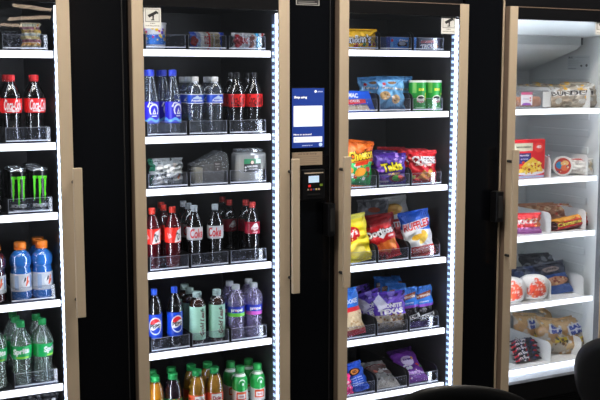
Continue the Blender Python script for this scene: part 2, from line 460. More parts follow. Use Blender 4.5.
def make_water(label, group):
    a = lab_art(rgb(24, 74, 200), 215, 34); a.poly([(.40, .48), (.44, .70), (.46, .62), (.50, .9), (.545, .64), (.57, .74), (.61, .48)], rgb(190, 212, 240)).text('Aquafina', .5, .30, .25, .36, W_, bold=.02).rect(0, .94, 1, 1, W_).rect(0, 0, 1, .05, W_)
    return bottle('water_bottle', label, waterb, WATER, rgb(232, 232, 232), (.0155, .2015, .2195), a, (.118, .153), None, group)
def make_blue_water(label, group):
    a = lab_art(rgb(44, 36, 190), 214, 68)
    yy = .22+.06*np.sin(a.X*30)
    a.put(a.Y < yy, rgb(110, 180, 236)); a.put(a.Y < yy-.13, rgb(60, 70, 210))
    a.ell(.54, .62, .10, .30, W_).ell(.54, .60, .075, .235, rgb(44, 36, 190)).rect(.42, .3, .66, .42, rgb(44, 36, 190))
    a.poly([(.50, .42), (.58, .42), (.54, .72)], W_).poly([(.525, .47), (.555, .47), (.54, .58)], rgb(44, 36, 190)).rect(.49, .32, .59, .37, W_)
    a.poly([(.40, .78), (.44, .96), (.46, .96), (.43, .74)], W_).rect(.44, .92, .52, .97, W_)
    return bottle('water_bottle', label, slender, WATER, rgb(58, 78, 220), (.0165, .226, .245), a, (.046, .126), None, group)
def make_sports(label, group, red=False):
    a = lab_art(rgb(205, 210, 216), 229, 70)
    a.ell(.55, .5, .085, .30, rgb(238, 240, 242)).poly([(.53, .3), (.56, .82), (.585, .86), (.575, .6), (.60, .58), (.55, .3)], rgb(236, 92, 36)).poly([(.50, .5), (.535, .6), (.545, .8), (.52, .78)], rgb(20, 22, 26))
    a.rect(.36, .1, .43, .9, rgb(150, 170, 200)).rect(.62, .2, .66, .9, rgb(110, 140, 190))
    return bottle('sports_drink_bottle', label, sport, PET, rgb(238, 128, 34), (.0215, .187, .209), a, (.035, .098), (REDD if red else BLUED, .186), group)
def make_lime(label, group):
    a = lab_art(rgb(20, 164, 84), 225, 56); a.text('Sprite', .48, .56, .27, .55, W_, shear=.15, bold=.05, rot=.12).rect(.40, .06, .6, .2, rgb(150, 210, 60))
    return bottle('soda_bottle', label, contour, SODAW, rgb(24, 150, 76), (.0148, .2165, .2355), a, (.10, .148), None, group)
def make_juice(label, group, kind):
    a = lab_art(rgb(240, 120, 40) if kind != 'grape' else rgb(70, 170, 80), 214, 88, 200)
    if kind == 'apple':
        a.rect(0, .62, 1, 1, rgb(240, 90, 50)).rect(.42, .55, .62, .95, W_).text('Dole', .52, .74, .16, .2, rgb(190, 30, 50), bold=.04).ell(.40, .5, .06, .16, rgb(60, 160, 60)).ell(.60, .4, .07, .2, rgb(230, 200, 60)).rect(0, 0, 1, .25, rgb(50, 150, 70))
    else:
        a.rect(0, .70, 1, 1, rgb(64, 180, 90)).ell(.46, .72, .06, .16, rgb(250, 210, 60)).ell(.55, .62, .05, .14, rgb(230, 60, 40)).rect(.36, .3, .64, .5, W_).blobs(7, 16, .3, .5, .7, 1, [rgb(250, 200, 60), rgb(70, 150, 220), rgb(220, 70, 60), rgb(90, 190, 80)], .01, .03)
    lq = {'apple': AMBER, 'grape': GRAPE, 'orange': ORANGEJ}[kind]
    return bottle('juice_bottle', label, juiceb, PET, rgb(30, 160, 78), (.0185, .19, .209), a, (.03, .112), (lq, .18), group)
milkb = [(.02, 0), (.034, .003), (.037, .01), (.037, .10), (.0365, .135), (.034, .148), (.025, .163), (.021, .170), (.0205, .19)]
def make_milk(label, group):
    a = lab_art(rgb(240, 240, 238), 232, 140, 240)
    edge = .66+.06*np.cos((a.X-.5)*2*PI)*-1
    a.put(a.Y > edge, rgb(30, 160, 70))
    a.ell(.53, .84, .07, .10, W_).ell(.53, .815, .065, .09, rgb(30, 160, 70)).ell(.545, .80, .02, .04, W_)
    a.rect(.41, .36, .62, .58, rgb(232, 86, 44)).rect(.435, .395, .595, .52, W_).rect(.44, .52, .59, .545, rgb(240, 130, 60)).text('mott', .515, .46, .10, .06, rgb(200, 70, 60)).rect(.43, .25, .6, .27, rgb(200, 190, 180)).ell(.5, .12, .06, .1, rgb(226, 120, 90))
    return bottle('juice_bottle', label, milkb, WHITEP, rgb(30, 158, 70), (.0215, .172, .198), a, (.012, .158), None, group, ring=True)
def make_can(label, group):
    root = thing('energy_drink_can', label, 'can', group=group)
    pr = [(.024, 0), (.026, .002), (.0328, .008), (.033, .012), (.033, .145), (.032, .15), (.0285, .156)]
    sp = [(r, z) for r, z in pr]
    bm = bmesh.new(); lathe(bm, [(r-.0006, z) for r, z in pr], 40); obj('can_body', bm, SILVER, root, smooth=True)
    bm = bmesh.new(); lathe(bm, [(.0285, .1535), (.0292, .157), (.0288, .1585), (.0275, .1575), (.0265, .1545), (.001, .1545)], 40); lid = obj('can_lid', bm, SILVER, root, smooth=2)
    bm = bmesh.new(); lathe(bm, [(.006, .155), (.007, .1555), (.007, .1566), (.005, .157)], 16, cy=-.006); box(bm, -.006, .006, -.006, .010, .1552, .1562); obj('pull_tab', bm, SILVER, lid, smooth=2)
    a = lab_art(rgb(13, 13, 14), 207, 140, 240); g = rgb(96, 226, 40); R = random.Random(4)
    for q in range(2):
        for i, (x0, b) in enumerate(((.385, .22), (.475, .10), (.565, .24))):
            x0 += q*.5-.5*(q and x0+.5 > 1)
            n = 12
            for k in range(n):
                z0, z1 = .86-k*(.86-b)/n, .86-(k+1)*(.86-b)/n
                wl = .045*(1-.6*k/n)+R.uniform(-.006, .006)
                a.rect(x0, z1, x0+wl, z0, g)
            a.rect(x0-.015, .80, x0+.06, .87, g)
    a.text('MONSTER', .5, .10, .28, .09, rgb(210, 210, 210), bold=.03)
    sleeve('can_print', sp, .012, .147, a, printed('printed_can', .25, .3), root)
    return root

# ------------------------------------------------------------------ the room
st = lambda n, bm, m: struct(obj(n, bm, m))
st('floor', B((-4, 8, -7, 1.2, -.05, 0)), mat('floor_tile', rgb(38, 37, 36), .35, noise=.15, nscale=3))
st('wall_back', B((-4, 8, 1.2, 1.3, 0, 3.2)), mat('wall_dark_paint', rgb(20, 20, 22), .7, noise=.05))
st('ceiling', B((-4, 8, -7, 1.2, 3.2, 3.3)), mat('ceiling_dark', rgb(60, 58, 56), .8, noise=.05))

# ------------------------------------------------------------------ cabinets
PITCHX = .843
OX0, OX1 = 1.150, 1.686          # door opening of the second cabinet
DX0, DX1 = 1.108, 1.731
OZ1, OZ0 = HC+.258, HC-1.372     # opening top and bottom
DZ1, DZ0 = HC+.311, HC-1.46
YR = .09                         # price rails stand here
YB = .60
IX0, IX1 = OX0-.02, OX1+.014
HZ1, HZ0 = at(290, 159.5, -.06)[1], at(290, 294.7, -.06)[1]
VV = {0: [.0281, -.0636, -.1349, -.2256, -.3148, -.386], 1: [.0312, -.0608, -.1164, -.2066, -.2959, -.386],
      2: [.0339, -.0391, -.1300, -.2216, -.3126, -.3837], 3: [-.0387, -.1302, -.2052, -.2968, -.3840]}
NAMES = ['far left', 'second', 'third', 'right hand white-lined']
def shelf_z(f, k): return HC+VV[f][k]*3.49
def fridge(f):
    IX1 = globals()['IX1']+(.032 if f == 3 else .008 if f == 2 else 0)
    dx = (f-1)*PITCHX; white = f == 3
    lb = ['black glass-door cooler at the far left with colas, energy cans and blue sports drinks',
          'black glass-door drinks cooler left of the payment screen, full of soda bottles',
          'black glass-door snack cooler right of the payment screen, full of chip bags',
          'glass-door freezer with bright white interior at the far right'][f]
    root = thing('glass_door_freezer' if white else 'glass_door_cooler', lb, 'freezer' if white else 'refrigerator', (dx, 0, 0))
    L = WHITEL if white else CAVE
    cx0, cx1 = IX0-.06, IX1+.06
    gap = .05                    # cabinet face stands just behind the door
    T = HC+.47
    body = bmesh.new()
    box(body, cx0, IX0-.012, gap, YB+.05, .1, T); box(body, IX1+.012, cx1, gap, YB+.05, .1, T)
    box(body, IX0-.012, IX1+.012, YB+.02, YB+.05, .1, T)
    box(body, IX0-.012, IX1+.012, gap, YB+.02, OZ1+.03, T); box(body, IX0-.012, IX1+.012, gap, YB+.02, .1, OZ0-.03)
    obj('cabinet_body', body, BLACK, root)
    li = bmesh.new()
    box(li, IX0-.012, IX0, gap+.005, YB+.02, OZ0-.03, OZ1+.03); box(li, IX1, IX1+.012, gap+.005, YB+.02, OZ0-.03, OZ1+.03)
    box(li, IX0, IX1, YB, YB+.02, OZ0-.03, OZ1+.03); box(li, IX0, IX1, gap+.005, YB, OZ1+.018, OZ1+.03); box(li, IX0, IX1, gap+.005, YB, OZ0-.03, OZ0-.015)
    # moulded ribs in the liner
    z = OZ0+.03
    while z < OZ1-.22 and white:
        box(li, IX1-.0045, IX1+.002, .16, YB-.05, z, z+.035, bev=.003); box(li, IX0-.002, IX0+.0045, .16, YB-.05, z, z+.035, bev=.003); z += .082
    obj('liner', li, L, root)
    # plinth and grille
    bm = B((cx0, cx1, gap, .4, .0, .1)); obj('plinth', bm, BLACK, root)
    bm = bmesh.new()
    for k in range(5): box(bm, DX0+.03, DX1-.03, gap-.012, gap-.002, .115+k*.012, .121+k*.012)
    obj('grille', bm, GASK, root)
    # door
    door = thing('x', None, None) if 0 else bpy.data.objects.new('door', None)
    COL.objects.link(door); door.parent = root
    for x0, x1 in ((DX0, OX0), (OX1, DX1)):
        o = obj('door_stile', B((x0, x1, 0, .006, DZ0, DZ1), bev=.0012), BRONZE, door)
    bm = bmesh.new()
    box(bm, DX0-.0005, DX0+.012, .006, .040, DZ0, DZ1); box(bm, DX1-.012, DX1+.0005, .006, .040, DZ0, DZ1)
    obj('door_edge', bm, BRONZE_D, door)
    bm = bmesh.new()
    box(bm, DX0+.012, OX0-.001, .006, .036, DZ0, DZ1); box(bm, OX1+.010, DX1-.012, .006, .036, DZ0, DZ1)
    box(bm, OX0+.0005, OX1-.0005, 0.002, .036, OZ1, DZ1); box(bm, OX0+.0005, OX1-.0005, 0.002, .036, DZ0, OZ0)
    obj('door_frame', bm, BLACK, door)
    bm = B((OX0, OX1, .001, .0025, DZ1-.003, DZ1)); obj('top_trim', bm, BRONZE_D, door)
    bm = bmesh.new(); box(bm, DX0+.02, DX1-.02, .036, .049, DZ0+.01, DZ0+.03); box(bm, DX0+.02, DX1-.02, .036, .049, DZ1-.03, DZ1-.01)
    box(bm, DX0+.006, DX0+.02, .036, .049, DZ0+.01, DZ1-.01); box(bm, DX1-.02, DX1-.006, .036, .049, DZ0+.01, DZ1-.01); obj('gasket', bm, GASK, door)
    obj('glass_pane', B((OX0+.001, OX1-.001, .010, .014, OZ0, OZ1)), GLASS, door)
    # lighting inside
    lw = mat('freezer_fill_glow', rgb(240, 246, 255), .4, emit=34) if white else LED  # freezer: unseen tube, added to brighten the white interior
    if white:
        obj('inner_frame', B((OX1+.0005, OX1+.0095, .006, .040, OZ0+.01, OZ1-.01)), mat('frame_grey', rgb(96, 100, 106), .4), door)
    else:
        obj('led_tube', B((OX1+.0005, OX1+.0095, .019, .034, OZ0+.01, OZ1-.01)), lw, door)
        cr_ = obj('reflection_band', B((OX1+.002, OX1+.0095, .007, .0185, OZ0+.01, OZ1-.01)), REFLBAND, door)
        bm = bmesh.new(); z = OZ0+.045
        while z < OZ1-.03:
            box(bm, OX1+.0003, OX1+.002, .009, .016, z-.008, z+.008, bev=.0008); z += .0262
        obj('led_reflections', bm, LEDREFL, cr_)  # dots imitate the tube's reflection in the door frame
    obj('led_tube', B((OX0-.0095, OX0-.0005, .016, .040, OZ0+.01, OZ1-.01)), lw, door)  # hidden behind the stile; in the freezer only an added fill
    if not white:
        for s in (0, 1):
            xx = IX1 if s else IX0
            st_ = obj('reflection_band', B((xx-.004 if s else xx, xx if s else xx+.004, .056, .085, OZ0+.01, OZ1-.01)), REFLBAND, root)
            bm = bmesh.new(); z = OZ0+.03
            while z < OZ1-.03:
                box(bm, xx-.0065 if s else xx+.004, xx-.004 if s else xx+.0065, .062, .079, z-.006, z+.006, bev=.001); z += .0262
            obj('led_reflections', bm, LEDREFL, st_)  # dots imitate LED reflections in the glossy side walls
    obj('roof_fill', B((IX0+.03, IX1-.03, .052, .062, OZ1+.004, OZ1+.010)), mat('fill_glow_white' if white else 'fill_glow', rgb(240, 246, 255), .4, emit=10 if white else 5), root)  # unseen strip added to brighten the top shelf
    # handle
    hx0, hx1 = (1.7155, 1.7465) if f < 2 else (1.1005, 1.1315)
    h = obj('door_handle', B((hx0, hx1, -.055, -.040, HZ0, HZ1), bev=.002), BRONZE, door)
    for z in (HZ1-.052, HZ0+.055):
        bm = bmesh.new(); lathe(bm, [(.006, 0), (.006, .041)], 12)
        m4 = Matrix.Translation((hx0+.012, 0, z)) @ Matrix.Rotation(PI/2, 4, 'X')
        bmesh.ops.transform(bm, matrix=m4, verts=bm.verts)
        obj('handle_mount', bm, GASK, h)
    # shelves
    zs = [shelf_z(f, k) for k in range(len(VV[f]))]
    for z in zs:
        s_ = obj('shelf', B((IX0+.008, IX1-.008, YR+.011, YB-.03, z-.014, z-.003)), SHELFW if white else SHELFM, root)
        obj('shelf_fill', B((IX0+.02, IX1-.02, YR+.012, YR+.017, z-.0225, z-.016)), mat('fill_glow_white' if white else 'fill_glow', rgb(240, 246, 255), .4, emit=10 if white else 5), s_)  # unseen glowing strip added below each rail to brighten the goods
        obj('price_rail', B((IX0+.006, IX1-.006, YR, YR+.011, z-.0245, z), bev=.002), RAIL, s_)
    if white:
        # light and fan box under the roof, wedge duct, sill
        yb = YB-.001
        bm = bmesh.new(); box(bm, IX0+.01, IX1-.012, .10, .40, OZ1-.062, OZ1+.010, bev=.004)
        fb = obj('fan_housing', bm, WHITEL, root)
        bm = bmesh.new(); prismx(bm, [(.16, OZ1-.063), (yb, OZ1-.063), (yb, OZ1-.215), (.52, OZ1-.215), (.19, OZ1-.12), (.16, OZ1-.10)], IX0+.01, IX1-.07)
        obj('air_duct', bm, WHITEL, root)
        XW = IX1+dx
        for a0, a1 in ((569, 574), (579.5, 583.5)):
            ya, z1_ = wallpt(a0, 31.5, XW); yb_, _q = wallpt(a1, 31.5, XW); _q, z0_ = wallpt(a0, 45, XW)
            obj('air_vent', B((IX1-.004, IX1+.001, yb_, ya, z0_, z1_), bev=.0015), mat('vent_grey', rgb(120, 126, 130), .6), root)
        a = Art(90, 55, rgb(206, 213, 217), 130); g = rgb(90, 94, 98)
        a.text('MODEL', .14, .88, .2, .12, g).rect(.35, .86, .95, .89, rgb(150, 154, 158))
        for k in range(3): a.rect(.04, .62-.14*k, .5+.1*(k % 2), .65-.14*k, rgb(160, 164, 168))
        a.ell(.62, .30, .05, .07, g).ell(.85, .32, .05, .1, g).rect(.04, .1, .4, .13, g)
        ya, z1_ = wallpt(568, 56, XW); yb_, z0_ = wallpt(590, 70, XW)
        o = flat_art('rating_label', ya-yb_, z1_-z0_, a, P_CARD, root, n=110)
        o.location = (IX1-.0012, ya, z0_); o.rotation_euler = (0, 0, -PI/2)
        sl = bmesh.new(); prismx(sl, [(.052, OZ0-.012), (.13, OZ0+.012), (.13, OZ0-.012)], IX0, IX1)
        obj('sill', sl, mat('sill_grey', rgb(150, 156, 164), .4), root)
    return root, zs
FR, ZS = [], []
for f in range(4):
    r, z = fridge(f); FR.append(r); ZS.append(z)
# panels between the machines
def filler(i, label, trim=False):
    x0 = DX1+.004+(i-2)*PITCHX; x1 = DX0-.004+(i-1)*PITCHX
    p = thing('filler_panel', label, 'panel', ((x0+x1)/2, .032, 0), group=None)
    w = (x1-x0)/2
    obj('panel_face', B((-w, w, 0, .0165, 0, HC+.47)), BLACKG, p)
    obj('panel_spine', B((-.07, .07, .0165, .3, 0, HC+.47)), BLACK, p)
    if trim: obj('edge_trim', B((w-.012, w-.004, -.004, -.0002, .02, HC+.47)), BRONZE, p)
    else: obj('panel_seam', B((w-.024, w-.020, -.0012, -.0002, 0, HC+.47)), GASK, p)
    return p
filler(1, 'tall black gloss panel between the far left cooler and the drinks cooler')
filler(2, 'tall black column carrying the payment screen between the two middle coolers')
filler(3, 'tall black panel with thin bronze edge left of the white freezer', True)
# payment hardware on the column
YP = .032
def panel_at(px0, px1, py0, py1):
    x0, z1 = at(px0, py0, YP-.012); x1, z0 = at(px1, py1, YP-.012); return x0, x1, z0, z1
x0, x1, z0, z1 = panel_at(292.2, 324.2, 88.3, 147)
sc = thing('payment_screen', 'vertical blue touch screen on the black column between the middle coolers', 'screen', ((x0+x1)/2, YP, z0))
w, h = x1-x0, z1-z0
obj('screen_housing', B((-w/2-.004, w/2+.004, -.010, -.001, -.004, h+.004), bev=.002), BLACKG, sc)
a = Art(w*1000, h*1000, rgb(30, 54, 130), 240)
a.ell(.73, .945, .035, .022, W_).text('cantaloo', .87, .945, .17, .022, rgb(190, 200, 230), bold=.03)
a.text('Shop using', .26, .845, .40, .050, W_, bold=.05)
a.rect(.05, .36, .94, .705, rgb(236, 240, 248)).text('Tap or insert', .24, .53, .28, .022, rgb(176, 184, 205)).text('Card', .82, .53, .12, .022, rgb(176, 184, 205))
a.text('Have an account?', .33, .225, .56, .028, W_, bold=.02).rect(.05, .09, .94, .185, rgb(232, 236, 246)).text('Mobile', .16, .135, .16, .025, rgb(130, 140, 170))
a.text('powered by mi', .47, .035, .32, .022, rgb(190, 200, 230)).ell(.89, .045, .055, .032, rgb(170, 190, 230))
em = printed('lit_screen', .25); nt = em.node_tree; bb = nt.nodes['Principled BSDF']
nt.links.new([n for n in nt.nodes if n.type == 'ATTRIBUTE'][0].outputs['Color'], bb.inputs['Emission Color']); bb.inputs['Emission Strength'].default_value = .5
flat_art('display', w, h, a, em, sc, -w/2, -.0105, 0, n=240)
x0, x1, z0, z1 = panel_at(293.3, 323.2, 152.8, 164.6)
w, h = x1-x0, z1-z0
pl = thing('instruction_plate', 'bronze plate with small dark lettering below the payment screen', 'sign', ((x0+x1)/2, YP, z0))
a = Art(w*1000, h*1000, rgb(150, 132, 112), 200); d = rgb(70, 60, 52)
a.text('HOW TO GET STARTED', .5, .86, .62, .10, d, bold=.02)
for k in range(4): a.rect(.08, .62-.15*k, .9-.08*(k % 2), .645-.15*k, rgb(118, 102, 86))
obj('plate', B((-w/2, w/2, -.004, -.001, 0, h)), BRONZE, pl); flat_art('plate_lettering', w, h, a, P_CARD, pl, -w/2, -.0045, 0, n=200)
x0, x1, z0, z1 = panel_at(301, 323.5, 170, 199)
w, h = x1-x0, z1-z0
cr = thing('card_reader', 'small black card reader with keypad dots under the bronze plate', 'card reader', ((x0+x1)/2, YP, z0))
obj('reader_body', B((-w/2, w/2, -.024, -.001, 0, h), bev=.004), BLACK, cr)
f_ = lambda px, py: (((px-301)/22.5-.5)*w, (199-py)/29*h)
def rb(name, px0, py0, px1, py1, m, t=.002):
    ax, az = f_(px0, py1); bx_, bz = f_(px1, py0); return obj(name, B((ax, bx_, -.024-t, -.0241, az, bz)), m, cr)
rb('contactless_bar', 303, 172.6, 321.5, 173.6, mat('reader_bar', rgb(190, 170, 150), .4))
rb('reader_display', 307, 175.8, 317.3, 182.2, mat('reader_lcd', rgb(176, 200, 226), .4, emit=.5))
rb('cancel_key', 306.6, 184.2, 309.2, 186.4, mat('key_red', rgb(220, 40, 40), .4, emit=.25))
rb('enter_key', 318.2, 183.8, 321, 185.8, mat('key_green', rgb(110, 140, 40), .4, emit=.1))
for k, (px, c) in enumerate(((306.5, (190, 180, 170)), (309.3, (200, 70, 60)), (312, (60, 90, 170)), (314.6, (220, 200, 120)), (317.2, (210, 170, 140)))):
    rb('brand_key', px-.7, 187.9, px+.9, 189.5, mat('key_%d' % k, rgb(*c), .4))
rb('card_slot', 306, 193, 318, 194.2, GASK, .003)
x0, x1, z0, z1 = panel_at(297, 320.5, -6, 5.6)
w, h = x1-x0, z1-z0
no = thing('notice_plate', 'small grey-rimmed notice at the very top of the payment column', 'sign', ((x0+x1)/2, YP, z0))
obj('plate', B((-w/2, w/2, -.003, -.001, 0, h)), BLACK, no)
a = Art(w*1000, h*1000, rgb(150, 148, 144), 130); a.rect(.04, .07, .96, .93, rgb(24, 24, 26)).rect(.1, .16, .9, .22, rgb(150, 148, 144)).rect(.1, .34, .8, .38, rgb(120, 118, 116))
flat_art('notice_print', w, h, a, P_CARD, no, -w/2, -.0034, 0, n=110)
def latch(px0, px1, py0, py1, label):
    x0, z1 = at(px0, py0, -.02); x1, z0 = at(px1, py1, -.02)
    t = thing('door_lock_box', label, 'lock', ((x0+x1)/2, .0, z0)); w = (x1-x0)/2
    obj('lock_body', B((-w, w, -.02, .0245, 0, z1-z0), bev=.003), BLACK, t)
    obj('lock_bolt', B((-w*.5, w*.5, -.024, -.0202, .02, z1-z0-.02)), GASK, t)
latch(497, 503.2, 192, 222, 'black lock box beside the white freezer door, left of its handle')
latch(328.5, 335.2, 204, 236, 'black lock box beside the snack cooler door, low on the payment column')

# camera warning stickers on the glass
def sticker(px0, px1, py0, py1, label, flip=1):
    x0, z1 = at(px0, py0, .008); x1, z0 = at(px1, py1, .008); w, h = x1-x0, z1-z0
    a = Art(w*1000, h*1000, rgb(214, 214, 210), 130)
    a.rect(.08, .30, .92, .93, rgb(120, 120, 118)).rect(.12, .33, .88, .90, rgb(200, 200, 196))
    a.poly([(.22, .62), (.72, .84), (.80, .72), (.32, .50)], K_).poly([(.70, .86), (.86, .76), (.84, .68), (.66, .74)], K_).poly([(.50, .42), (.58, .42), (.60, .62), (.50, .60)], K_).rect(.42, .38, .62, .42, K_)
    a.text('24H', .5, .235, .3, .05, d).text('SURVEILLANCE', .5, .12, .8, .05, d, bold=.02)
    t = thing('surveillance_sticker', label, 'sticker', (x0+w/2, .0072, z0), group=None)
    obj('backing', B((-w/2, w/2, .0004, .0014, 0, h)), TRAYW, t); flat_art('sticker_print', w, h, a, P_CARD, t, -w/2, 0, 0)
sticker(143.5, 161, 7, 28.5, 'grey camera warning sticker in the top left corner of the drinks cooler door')
sticker(441.5, 455.5, 14.3, 34, 'grey camera warning sticker in the top right corner of the snack cooler door')
sticker(595.8, 609, 18, 35, 'grey camera warning sticker at the upper right of the freezer glass, cut by the frame')

# ------------------------------------------------------------------ trays
def tray(label, x0, x1, z, hf, hd, white=False, y0=None, front=True, div=(True, True), group=None):
    y0 = YR+.014 if y0 is None else y0; y1 = YB-.06
    t = thing('shelf_tray', label, 'tray', ((x0+x1)/2, y0, z), group=group)
    w = (x1-x0)/2; dpt = y1-y0; D = TRAYW if white else TRAYB
    obj('tray_floor', B((-w, w, .002, dpt, 0, .0015)), D if white else mat('tray_floor', rgb(74, 78, 100), .25), t)
    if front:
        f1 = obj('tray_front', B((-w, w, 0, .0016, .004, hf)), ACR if not white else CLAM, t)
        bm = bmesh.new(); box(bm, -w, w, -.002, .0018, .0065, .0105); obj('front_lip', bm, ACRE if not white else TRAYW, f1)
        bm = bmesh.new(); box(bm, -w, -w+.0012, -.0008, .0018, .006, hf); box(bm, -w+.0012, w-.0012, -.0004, .0018, hf-.0012, hf); box(bm, w-.0012, w, -.0008, .0018, .006, hf); obj('front_edge', bm, mat('acrylic_edge', rgb(120, 124, 136), .3), f1)
    def side(xa, xb):
        pts = [(.004, .0016), (.004, hf*1.0)]
        if hd > hf+.001:
            yk = .03
            pts = [(.004, .0016), (.004, hd*.72)]
            for k in range(7):
                aa = PI-k*PI/12; pts.append((.004+.03+.03*math.cos(aa), hd*.72+hd*.28*math.sin(aa)))
        pts += [(dpt-.02, hd if not white else hd*1.05), (dpt, .02), (dpt, .0016)]
        bm = bmesh.new(); prismx(bm, pts, xa, xb); return obj('divider', bm, D, t)
    if div[0]: side(-w, -w+.002)
    if div[1]: side(w-.002, w)
    return t
# ------------------------------------------------------------------ trays on the shelves
TW, TP = .153, .165
names = ['top', 'second', 'third', 'fourth', 'fifth', 'lowest']
TR = {}
for f in (0, 1, 2):
    for k, z in enumerate(ZS[f]):
        xr = IX1-.022+(f-1)*PITCHX
        for j in range(3 if f else 1):
            x1 = xr-(2-j if f else 0)*TP
            which = ('left', 'middle', 'right')[j] if f else 'right'
            lbl = 'clear-fronted tray, %s of the %s shelf of the %s' % (which, names[k], ['far left cooler', 'drinks cooler', 'snack cooler'][f])
            t = tray(lbl, x1-TW, x1, z+.0005, .055, .078 if f == 2 else .056, group=['trays in the far left cooler', 'trays in the drinks cooler', 'trays in the snack cooler'][f])
            TR[(f, k, j)] = (x1-TW, x1)
for k, z in enumerate(ZS[3]):
    xr = IX1-.016+2*PITCHX; xm = spot(550.5, YR+.02, z)
    tray('white-sided tray, right half of the %s freezer shelf' % names[k], xm+.004, xr, z+.0005, .02, .098, True, front=False, div=(False, True), group='white trays in the freezer')
    tray('white-sided tray, left half of the %s freezer shelf' % names[k], IX0+2*PITCHX+.012, xm, z+.0005, .02, .098, True, front=False, div=(False, True), group='white trays in the freezer')

E_ = .0025     # items stand on the tray floor
def row(make, spec, args=(), s=1.0):
    """spec: (px, Y, shelf z, rz, label); the first is built, the rest are copies"""
    first = None
    for px, Y, z, rz, lb, grp in spec:
        if first is None: o = first = make(lb, grp, *args)
        else: o = copy_tree(first); o['label'] = lb; o['group'] = grp
        put(o, px, Y, z+E_, rz-.05-.5*px/600, zc=.20)
        o.scale = (s, s, 1)
    return first
Y1, Y2, Y3 = .150, .228, .306
z = ZS[0][1]; g = 'red-label colas in the far left cooler'
row(make_cola, [(10.5, Y1, z, .05, 'red-capped cola bottle, second from the right in the far left cooler, red label', g),
    (34.4, Y1, z, .25, 'red-capped cola bottle nearest the light strip in the far left cooler', g),
    (6.5, Y2+.02, z, .1, 'red-capped cola bottle standing behind the front pair of colas, far left cooler', g),
    (33, Y2+.01, z, .1, 'cola bottle hidden behind the right red-label cola, far left cooler', g)])
z = ZS[0][2]; g = 'energy drink cans'
row(make_can, [(16, Y1-.004, z, .1, 'black energy can with green claw mark, left one at the tray front', g),
    (38.5, Y1-.004, z, -.05, 'black energy can with green claw mark, right one beside the light strip', g),
    (-9, Y1-.004, z, -.05, 'black energy can cut by the left edge of the photo', g),
    (12.5, Y2-.004, z, .4, 'black energy can behind the left front can', g),
    (33.5, Y2-.004, z, .3, 'black energy can behind the right front can', g),
    (30, Y3-.004, z, .3, 'rearmost black energy can with bright lid, third in its file', g)])
z = ZS[0][3]; g = 'sports drinks in the far left cooler'
row(make_sports, [(19.8, Y1+.003, z, .1, 'blue sports drink with orange cap, left one of the front pair', g),
    (41.3, Y1+.003, z, .25, 'blue sports drink with orange cap, right one by the light strip', g),
    (37.8, Y2+.01, z, .2, 'blue sports drink with orange cap standing behind the right one', g)])
o = make_sports('dark red sports drink cut by the left edge of the photo', None, True); put(o, -5, Y1, z+E_)
z = ZS[0][4]; g = 'lemon-lime sodas'
row(make_lime, [(20.5, Y1, z, .0, 'green-capped lemon-lime soda, left one of the front pair', g),
    (42.3, Y1, z, .9, 'green-capped lemon-lime soda, right one turned away by the light strip', g),
    (-4.5, Y1, z, .2, 'green-capped lemon-lime soda cut by the left edge of the photo', g),
    (15.5, Y2, z, .2, 'green-capped soda standing behind the left front lemon-lime soda', g),
    (36.2, Y2, z, .6, 'green-capped soda standing behind the right front lemon-lime soda', g),
    (13, Y3, z, .2, 'rearmost green-capped soda, third in the left file', g)])
# top shelf of the far left cooler: wrapped sticks and a clear pack
z = ZS[0][0]
a = Art(70, 85, rgb(196, 180, 150), 120)
for k, c in enumerate((rgb(190, 176, 150), rgb(206, 150, 70), rgb(160, 90, 90), rgb(214, 190, 120), rgb(178, 180, 160), rgb(200, 170, 90), rgb(150, 100, 110), rgb(190, 190, 170))):
    a.rect(0, k/8, 1, (k+1)/8-.015, c)
a.text('snack', .4, .68, .5, .09, rgb(120, 60, 80), bold=.02).text('snack', .4, .30, .5, .09, rgb(120, 60, 80), bold=.02).blobs(3, 12, .5, 0, 1, 1, [rgb(220, 160, 70), rgb(230, 214, 170)], .02, .06)
o = bag('snack_pack', 'cream and orange banded snack pack on the top shelf, far left cooler', 'snack pack', .072, .098, .03, a, 'gloss', 3, seal=.004)
put(o, 31, .15, z+E_, 0, -.15)
o = thing('snack_pouch', 'clear glinting pouch left of the banded snack pack, top shelf', 'pouch')
a = Art(60, 60, rgb(60, 62, 66), 80); a.blobs(6, 20, 0, 0, 1, 1, [rgb(90, 90, 92), rgb(150, 152, 156), rgb(40, 40, 44)], .03, .09)
bpy.data.objects.remove(o)
o = bag('snack_pouch', 'dark glinting pouch left of the banded snack pack, top shelf', 'pouch', .07, .07, .03, a, 'foil', 8, seal=.004, wr=.004)
put(o, 9, .16, z+E_, 0, -.3)
# lowest shelf left: low dark packets, only their tops in view
z = ZS[0][5]
a = Art(150, 205, rgb(26, 28, 34), 120); a.poly([(.66, .92), (.90, .965), (.88, .89)], W_).blobs(2, 14, .1, .5, .9, 1, [rgb(70, 74, 80), rgb(16, 16, 20)], .03, .07)
o = bag('drink_pouch', 'dark pouch with a small white triangle, under the lemon-lime sodas', 'pouch', .14, .196, .04, a, 'foil', 5); put(o, 41, .150, z+E_, -.05, -.06)

